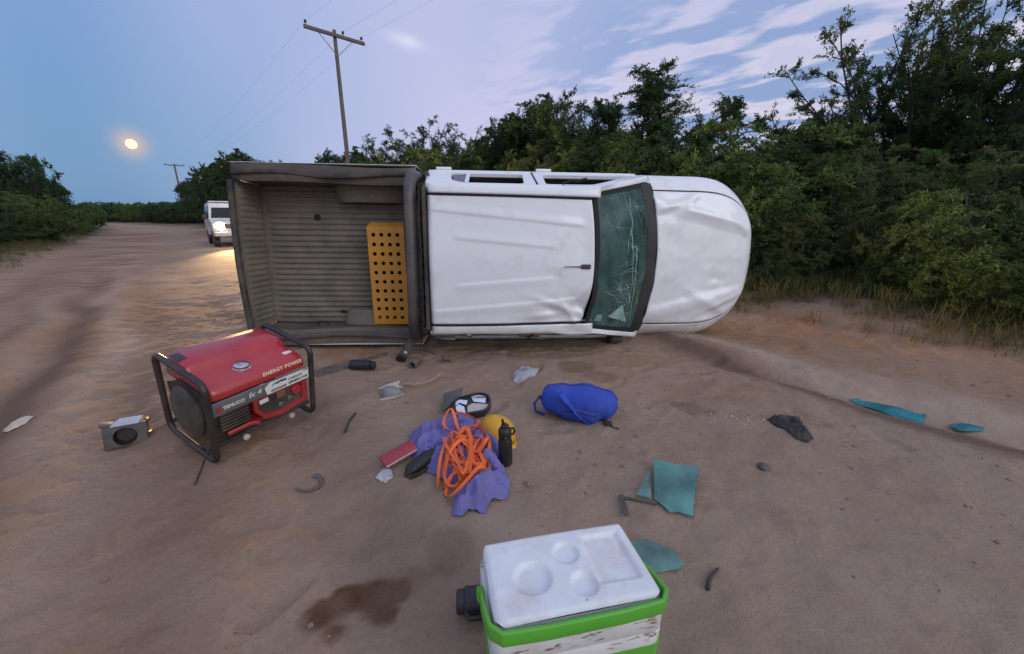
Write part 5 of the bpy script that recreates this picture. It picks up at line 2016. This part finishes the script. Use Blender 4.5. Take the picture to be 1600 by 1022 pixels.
def blue_bag():
    a, b = on_ground(848, 645), on_ground(962, 662)
    c = (a + b) / 2
    yaw = math.atan2(b.y - a.y, b.x - a.x)
    root = thing('blue_bag', 'bright blue fabric bag with shoulder strap lying on its side', 'bag', (c.x, c.y + .03, gh(c.x, c.y)), (0, 0, yaw))
    L, Wd, Hh = (b - a).length * 1.06, .25, .235

    def shape(u, v):
        t = u * 2 - 1
        k = max(0.0, 1 - abs(t) ** 2.6) ** .5
        a_ = v * 2 * math.pi
        cc, ss = math.cos(a_), math.sin(a_)
        y = Wd / 2 * k * math.copysign(abs(cc) ** .8, cc)
        z = Hh * (.52 + .06 * t) * k * math.copysign(abs(ss) ** .85, ss)
        x = t * L / 2 + .03 * z / Hh
        z *= 1 - .16 * t * (1 if t < 0 else -.2) - .035 * math.exp(-((t + .25) / .18) ** 2)
        w = nz2(x * 7, y * 9 + z * 7, 3, 1.0) * .03 + .006 * math.sin(x * 60 + y * 30) * math.exp(-((t - .75) / .2) ** 2)
        zz = Hh * .46 + z + w
        return (x, y * (1 + .1 * math.sin(t * 2)) + w, max(.003, zz))
    MB().grid(44, 36, shape).build('body', M['blue'], root, angle=180)
    def pocket(u, v):
        uu, vv = .34 + .46 * u, .50 + .20 * v
        p = Vector(shape(uu, vv))
        n = Vector((0, p.y, p.z - Hh * .46))
        n = n.normalized() if n.length > 1e-5 else Vector((0, -1, 0))
        e = min(u, 1 - u, v * .6, (1 - v) * .6) / .12
        return p + n * (.002 + .012 * min(1.0, max(0.0, e)) ** .5)
    pk = MB().grid(24, 14, pocket).build('front_pocket', M['blue'], root, angle=180)
    MB().tube([pocket(i / 20, .10) + Vector((0, -.003, .003)) for i in range(1, 20)], .0035, 6).build('zip', M['matt_black'], pk)
    # seam piping and shoulder strap draped across it
    MB().tube([shape(i / 40, .75 - .52) for i in range(1, 40)], .005, 6).build('piping', M['blue_dark'], root)
    sp = []
    for i in range(26):
        t = i / 25
        p = Vector(shape(.30 + .55 * t, .30 + .40 * t + .06))
        n = Vector((0, p.y, p.z - Hh * .46)).normalized()
        sp.append(p + n * .007)
    ribbon('shoulder_strap', catmull(sp, 2), .062, M['blue'], root, lambda t: -.2 + .5 * t, .005)
    MB().tube([(-L / 2 + .05, -.02, .10), (-L / 2 - .01, -.03, .11), (-L / 2 - .035, -.045, .07), (-L / 2 - .02, -.06, .02), (-L / 2 + .05, -.07, .012)], .014, 8, flat=.45).build('grab_strap', M['blue_dark'], root)
    MB().box((-L / 2 + .005, -.02, .118), (.045, .03, .018), (0, -.3, .2)).build('buckle', M['matt_black'], root, bevel=.004)
    MB().box((L / 2 - .055, -.085, .02), (.05, .035, .02), (0, 0, .4)).build('buckle', M['matt_black'], root, bevel=.004)
    z_ = [shape(.86, .62 + .03 * i) for i in range(7)]
    MB().tube([Vector(p) * 1.012 for p in z_], .008, 6).build('zip', M['matt_black'], root)
    MB().tube([(L / 2 - .04, -.09, .012), (L / 2 - .01, -.105, .006), (L / 2 + .02, -.10, .004)], .005, 6).build('loose_cord', M['matt_black'], root)


blue_bag()


def wing_mirror():
    c = on_ground(735, 645)
    root = thing('broken_wing_mirror', 'dark door mirror torn off the truck with cracked glass facing up', 'car mirror', (c.x, c.y, c.z), (R(14), R(-4), R(18)))
    root.scale = (1.28, 1.28, 1.2)
    out = rounded([(-.10, -.075), (.08, -.085), (.12, -.03), (.125, .05), (.07, .085), (-.08, .07)], .04)
    sh = MB()
    n = len(out)
    sh.v = [(x * .75, y * .75, .0) for x, y in out] + [(x, y, .045) for x, y in out] + [(x, y, .075) for x, y in out] + [(x * .90, y * .88, .078) for x, y in out] + [(x * .88, y * .86, .060) for x, y in out]
    sh.f = [(j * n + i, j * n + (i + 1) % n, (j + 1) * n + (i + 1) % n, (j + 1) * n + i) for j in range(4) for i in range(n)] + [tuple(range(n))[::-1], tuple(range(4 * n, 5 * n))]
    sh.build('housing', M['navy'], root, angle=40)
    for poly in ([(-.075, -.058), (-.04, -.070), (-.035, -.01), (-.06, .02), (-.085, .0)], [(-.082, .008), (-.055, .03), (-.02, .0), (-.005, .035), (-.05, .058), (-.075, .055)], [(.025, .015), (.085, -.015), (.105, .04), (.06, .068), (.02, .06)]):
        MB().prism(poly, .066, .069).build('mirror_shard', M['mirror_glass'], root, smooth=False)
    MB().prism([(-.03, -.072), (.07, -.073), (.1, -.025), (.02, .01), (-.015, -.005)], .0605, .063).build('backing_plate', M['pale_plastic'], root, smooth=False)
    MB().prism([(-.155, .01), (-.04, .10), (-.0, .185), (-.12, .16)], .03, .052).build('mounting_plate', M['dark_grey'], root, bevel=.006)


wing_mirror()


def lamp_wreck():
    c = on_ground(613, 618)
    root = thing('broken_lamp_housing', 'grey broken lamp housing trailing a curved white plastic strip', 'lamp part', (c.x, c.y, c.z), (0, 0, R(20)))
    b = MB()

    def f(u, v):
        a = v * math.pi
        t = u * 2 - 1
        k = max(.02, 1 - abs(t) ** 3) ** .5
        return (t * .085, -.05 * k * math.cos(a), .008 + .07 * k * math.sin(a) * (1 - .25 * t))
    b.grid(18, 12, f)
    b.build('housing', M['grey_plastic'], root, angle=60)
    MB().prism([(-.10, .02), (-.02, .065), (.075, .09), (.05, .03), (.085, -.01), (-.02, .02)], .062, .068, Matrix.Rotation(R(10), 4, 'X')).build('broken_cover', M['pale_plastic'], root, smooth=False)
    MB().prism([(-.10, -.075), (.0, -.08), (.085, -.03), (.09, .0), (.02, -.045), (-.08, -.05)], .004, .010).build('broken_rim', M['pale_plastic'], root, smooth=False)
    q = root.matrix_world
    mw = Matrix.Translation(c) @ Matrix.Rotation(R(20), 4, 'Z')
    pts = [mw.inverted() @ on_ground(u, v) for (u, v) in ((632, 605), (650, 606), (670, 602), (682, 596), (689, 590))]
    ribbon('curved_strip', catmull([p + Vector((0, 0, .022 + .004 * i)) for i, p in enumerate(pts)], 6), .028, M['strip_white'], root, lambda t: .7)


lamp_wreck()


def fragment(name, label, cat, uv, material, h=.03, fold=12, seed=1, step=.008, rim=.02, group=None, thick=.003):
    o, _ = crumple(name, px(*uv), material, h, step, fold, seed, rim, thick=thick)
    tag(o, label, cat, group)


fragment('clear_lamp_fragment', 'shattered clear plastic lens fragment behind the blue bag', 'plastic fragment', (800, 583, 812, 577, 826, 577, 843, 574, 840, 583, 836, 590, 815, 596, 802, 594), M['clear_bits'], .035, 13, 3, .008, .02)
fragment('black_rag', 'black crumpled rag lying alone on the right', 'rag', (1198, 655, 1212, 653, 1222, 655, 1248, 654, 1256, 668, 1271, 688, 1262, 693, 1243, 688, 1228, 672, 1212, 666), M['black_cloth'], .05, 14, 7, .009, .025)
fragment('white_rag', 'small pale rag at the left edge of the road', 'rag', (2, 670, 14, 662, 36, 655, 58, 655, 46, 662, 28, 669, 10, 673), M['rag_white'], .035, 12, 8, .012, .03)


def glass_sheet(name, label, uv, material, tilt=0.0, z=.012, group=None, axis_=None, wave=.004):
    pl = px(*uv)
    c = Vector((sum(p[0] for p in pl) / len(pl), sum(p[1] for p in pl) / len(pl), 0))
    dn = densify(pl, .03)
    rg = random.Random(len(label))
    top = [(p.x - c.x + rg.uniform(-.002, .002), p.y - c.y + rg.uniform(-.002, .002)) for p in dn]
    n = len(top)
    f = lambda x, y: z + tilt * (x * .6 + y * .8) + wave * math.sin(x * 21 + y * 13)
    mb = MB()
    mb.v = [(x, y, f(x, y)) for x, y in top] + [(x, y, f(x, y) + .0045) for x, y in top]
    mb.f = [tuple(range(n))[::-1], tuple(range(n, 2 * n))] + [(i, (i + 1) % n, n + (i + 1) % n, n + i) for i in range(n)]
    o = mb.build(name, material, None, smooth=False)
    o.location = (c.x, c.y, gh(c.x, c.y) + .004)
    return tag(o, label, 'glass sheet', group)


glass_sheet('glass_sheet', 'large teal sheet of broken window glass right of the cooler', (1020, 728, 1052, 736, 1089, 742, 1085, 775, 1082, 810, 1060, 804, 1046, 804, 1030, 790, 1022, 785), M['teal_glass'], .10, .03)
glass_sheet('glass_sheet', 'pale triangular glass piece against the large teal sheet', (993, 778, 1004, 760, 1013, 744, 1017, 784), M['teal_pale'], .05, .02)
glass_sheet('glass_sheet', 'teal glass shard partly hidden behind the cooler', (985, 850, 1010, 848, 1040, 862, 1052, 865, 1069, 888, 1060, 894, 1010, 899, 990, 880), M['teal_pale'], .02, .010)
glass_sheet('glass_sheet', 'long deep teal window glass strip on the far right', (1328, 619, 1350, 616, 1400, 619, 1430, 628, 1449, 643, 1445, 655, 1410, 650, 1365, 633, 1340, 627), M['teal_deep'], .03, .012)
glass_sheet('glass_sheet', 'small dull glass fragment beside the deep teal strip', (1485, 658, 1510, 656, 1540, 661, 1538, 668, 1500, 667), M['teal_deep'], .02, .005)


def black_trim():
    c = on_ground(985, 785)
    root = thing('window_trim', 'black L-shaped window trim strip touching the teal glass', 'trim', (0, 0, 0))
    a, b, d = on_ground(966, 778), on_ground(1026, 790), on_ground(975, 806)
    up = Vector((0, 0, .012))
    MB().tube([a + up, a.lerp(b, .5) + up, b + up], .009, 6, flat=.5).build('long_strip', M['dark_grey'], root)
    e = on_ground(983, 806)
    MB().add([a + up, a + up + Vector((.02, 0, .01)), e + up, d + up * .5], [(0, 1, 2, 3)]).build('short_strip', M['dark_grey'], root, smooth=False, solid=.005)
    root.location = (0, 0, 0)


black_trim()


def hollow_pipe(name, label, p0, p1, r, material, cat='pipe', wall=.004, dz=0.0):
    a, b = on_ground(*p0), on_ground(*p1)
    a, b = Vector((a.x, a.y, a.z + r + dz)), Vector((b.x, b.y, b.z + r + dz))
    d = b - a
    m = Matrix.Translation(a) @ d.to_track_quat('Z', 'Y').to_matrix().to_4x4()
    L = d.length
    o = MB().lathe([(r - wall, 0), (r, 0), (r, L), (r - wall, L), (r - wall, L * .05)], 18, m, cap=False).build(name, material, None, angle=40)
    return tag(o, label, cat)


def black_canister():
    a, b = on_ground(548, 578), on_ground(580, 578)
    r = .045
    root = thing('black_canister', 'dark cylindrical flask lying open below the truck bed', 'flask')
    d = (b - a)
    m = Matrix.Translation(a + Vector((0, 0, r))) @ d.to_track_quat('Z', 'Y').to_matrix().to_4x4()
    L = d.length
    MB().lathe([(0, 0), (r * .9, 0), (r, .008), (r, L), (r * .9, L), (r * .9, .02)], 20, m, cap=False).build('shell', M['navy'], root, angle=40)
    MB().lathe([(r * .85, L + .005), (r * .9, L + .03), (r * .5, L + .045), (0, L + .045)], 18, m).build('mouth_ring', M['matt_black'], root, angle=40)


black_canister()
hollow_pipe('short_pipe', 'short dusty pipe stub lying below the sports bar', (644, 575), (657, 565), .034, M['slate'])


def plank():
    q = px(483, 588, 520, 571, 575, 561, 604, 553, 606, 557, 548, 575, 520, 585, 495, 592)
    o, _ = crumple('rubber_strip', q, M['slate'], .012, .02, 3, 2, .02, thick=.008)
    tag(o, 'long flat dark rubber strip on the sand below the bed', 'rubber strip')


plank()


def bar_leg():
    """torn-off lower leg of the sports bar"""
    top = tp(1.60, -.79, 1.30)
    low = on_ground(627, 566)
    root = thing('torn_bar_leg', 'dark tube leg of the sports bar with a white reflector, torn loose', 'tube')
    low = low + Vector((0, 0, .035))
    MB().tube([top + Vector((0, 0, .05)), top.lerp(low, .35) + Vector((0, 0, .02)), top.lerp(low, .7), low], .047, 12, flat=.85).build('tube', M['rollbar'], root)
    d = (top - low).normalized()
    MB().tube([low - d * .012, low + d * .02], .050, 12, flat=.85).build('end_plug', M['matt_black'], root)
    c = low + d * .07
    MB().box(c + Vector((.030, -.034, .028)), (.022, .012, .055), (R(50), 0, 0)).build('reflector', M['sticker'], root, bevel=.002)


bar_leg()


def small_bits():
    a, b, c = on_ground(640, 548), on_ground(660, 548), on_ground(680, 555)
    o = MB().tube([a + Vector((0, 0, .03)), b + Vector((0, 0, .035)), b.lerp(c, .5) + Vector((0, 0, .022)), c + Vector((0, 0, .012))], .013, 8, flat=.6).build('metal_strut', M['steel'])
    tag(o, 'shiny bent metal strut beside the torn bar leg', 'metal strut')
    c = on_ground(698, 565)
    root = thing('small_bracket', 'small dark bracket on the sand under the cab roof', 'bracket', c, (0, 0, .3))
    MB().box((0, 0, .008), (.09, .06, .012)).build('foot', M['dark_grey'], root, bevel=.003)
    MB().box((-.035, 0, .04), (.010, .05, .06)).build('upright', M['dark_grey'], root, bevel=.003)
    # curved seal lying on the sand
    pts = [on_ground(u, v) + Vector((0, 0, .008)) for (u, v) in ((462, 757), (470, 762), (484, 761), (497, 754), (502, 745), (496, 739), (489, 739))]
    o = MB().tube(catmull(pts, 6), [.006 + .010 * (i / 36) for i in range(37)], 8, flat=.5).build('curved_seal', M['dark_grey'])
    tag(o, 'dark crescent of rubber seal lying on bare sand', 'rubber seal')
    c = on_ground(1193, 732)
    b = bmesh.new()
    bmesh.ops.create_icosphere(b, subdivisions=3, radius=.035)
    for v in b.verts:
        v.co *= 1 + .35 * mnoise.noise(v.co * 22)
        v.co.z *= .6
    me = bpy.data.meshes.new('stone')
    b.to_mesh(me)
    b.free()
    o = link('stone', me, M['stone'], angle=180)
    o.location = c + Vector((0, 0, .008))
    tag(o, 'lone dark stone on the sand below the black rag', 'stone')
    pts = [on_ground(u, v) + Vector((0, 0, .008)) for (u, v) in ((1105, 922), (1108, 908), (1113, 898), (1122, 890))]
    o = MB().tube(catmull(pts, 5), [.009 - .0003 * i for i in range(16)], 7).build('twig', M['bark'])
    tag(o, 'short dark twig right of the cooler', 'twig')
    pts = [on_ground(u, v) + Vector((0, 0, .006)) for (u, v) in ((540, 682), (546, 665), (556, 650))]
    o = MB().tube(catmull(pts, 5), .007, 6).build('twig', M['bark'])
    tag(o, 'short twig between the generator and the purple cloth', 'twig')


small_bits()


def cut_lamp():
    """square grey lamp unit with a round opening, left of the generator"""
    c = on_ground(200, 690)
    root = thing('lamp_unit', 'square grey lamp unit with a round dark opening left of the generator', 'lamp part', (c.x, c.y, c.z + .0), (R(-8), R(4), R(38)))
    W, D, H, r = .20, .12, .135, .056
    K = 24
    fr = MB()
    sq, ci, dp = [], [], []
    for k in range(K):
        a = 2 * math.pi * k / K + math.pi / 4
        c_, s_ = math.cos(a), math.sin(a)
        q = max(abs(c_), abs(s_))
        sq.append((c_ / q * W / 2, -D / 2, H / 2 + s_ / q * H / 2))
        ci.append((c_ * r, -D / 2 - .006, H * .48 + s_ * r))
        dp.append((c_ * r * .8, -D / 2 + .05, H * .48 + s_ * r * .8))
    bk = [(x, D / 2, z) for x, y, z in sq]
    fr.add(sq + ci, [(k, (k + 1) % K, K + (k + 1) % K, K + k) for k in range(K)])
    fr.add(sq + bk, [(k, K + k, K + (k + 1) % K, (k + 1) % K) for k in range(K)] + [tuple(range(K, 2 * K))])
    fr.build('casing', M['dark_grey'], root, angle=40)
    fr = MB()
    fr.add(ci + dp, [(k, (k + 1) % K, K + (k + 1) % K, K + k) for k in range(K)] + [tuple(range(K, 2 * K))])
    fr.build('bowl', M['matt_black'], root, angle=40)
    MB().prism([(-.06, -.055), (.07, -.06), (.085, .05), (-.03, .06)], H + .012, H + .018, Matrix.Rotation(R(8), 4, 'X')).build('loose_lid', M['lamp_clear'], root, smooth=False)
    MB().box((-.085, 0, H + .006), (.06, .08, .02), (0, .2, 0)).build('bracket', M['dark_grey'], root, bevel=.004)
    for (x, y, z) in ((W / 2 + .012, -.03, .06), (W / 2 + .0, .035, H - .005)):
        MB().lathe([(.014, -.012), (.016, 0), (.012, .012), (0, .016)], 12, Matrix.Translation((x, y, z)) @ Matrix.Rotation(R(80), 4, 'Y')).build('bulb_holder', M['brass'], root)


M['brass'] = mat('brass', (.75, .52, .18), .22, 1.0)
cut_lamp()


def black_cap():
    p = on_ground(735, 985)
    root = thing('black_thermos', 'black thermos lying on its side against the left of the cooler', 'thermos', (p.x + .075, p.y + .085, p.z + .048), (R(90), R(0), R(-84)))
    MB().lathe([(0, -.02), (.040, -.02), (.047, -.012), (.047, .10), (.040, .105), (.040, .125), (.034, .132), (0, .132)], 26).build('flask', M['navy'], root, angle=35)
    MB().tube([(.045, 0, .02), (.066, 0, .03), (.066, 0, .085), (.045, 0, .095)], .008, 8).build('cup_handle', M['matt_black'], root)


black_cap()


def bits_stuff():
    """loose grit: glass crumbs by the rag, pebbles and clods over the road"""
    rg = np.random.default_rng(12)

    def crumbs(name, xy, size, material, label, cat, flat=.6):
        V, F = [], []
        base = np.array([(1, 0, 0), (0, 1, 0), (-1, 0, 0), (0, -1, 0), (0, 0, 1), (0, 0, -1)], float)
        fc = np.array([(0, 1, 4), (1, 2, 4), (2, 3, 4), (3, 0, 4), (1, 0, 5), (2, 1, 5), (3, 2, 5), (0, 3, 5)])
        for i, (x, y) in enumerate(xy):
            s_ = size[i]
            p = base * s_ * rg.uniform(.6, 1.3, (6, 3))
            p[:, 2] *= flat
            a = rg.uniform(0, 6.28)
            c_, d_ = math.cos(a), math.sin(a)
            p = p @ np.array([[c_, d_, 0], [-d_, c_, 0], [0, 0, 1]])
            V.append(p)
            F.append(fc + 6 * i)
        V = np.array(V)
        z = ground_h(xy[:, 0], xy[:, 1])
        V[:, :, 0] += xy[:, :1]
        V[:, :, 1] += xy[:, 1:2]
        V[:, :, 2] += z[:, None] + (size * flat * .35)[:, None]
        o = np_mesh(name, V.reshape(-1, 3), np.concatenate(F).ravel(), 3, material)
        tag(o, label, cat, kind='stuff')
    c1 = on_ground(1150, 657)
    n = 34
    xy = np.stack([c1.x + rg.normal(0, .12, n), c1.y + rg.normal(0, .035, n)], 1)
    crumbs('glass_crumbs', xy, rg.uniform(.003, .008, n), M['lamp_clear'], 'scatter of white glass crumbs beside the black rag', 'glass crumbs')
    n = 4200
    xy = np.stack([rg.uniform(-4.5, 5, n), rg.uniform(.5, 7, n) ** 1.0], 1)
    k = fbm(xy[:, 0] * 1.5, xy[:, 1] * 1.5, 3, 77) > .47
    xy = xy[k]
    crumbs('pebbles', xy, rg.gamma(1.3, .0032, len(xy)) + .0015, M['clod'], 'small pebbles and dirt clods strewn over the sandy road', 'pebbles')


M['clod'] = mat('clod', (.24, .165, .12), .95, var=.35, nscale=3)
bits_stuff()
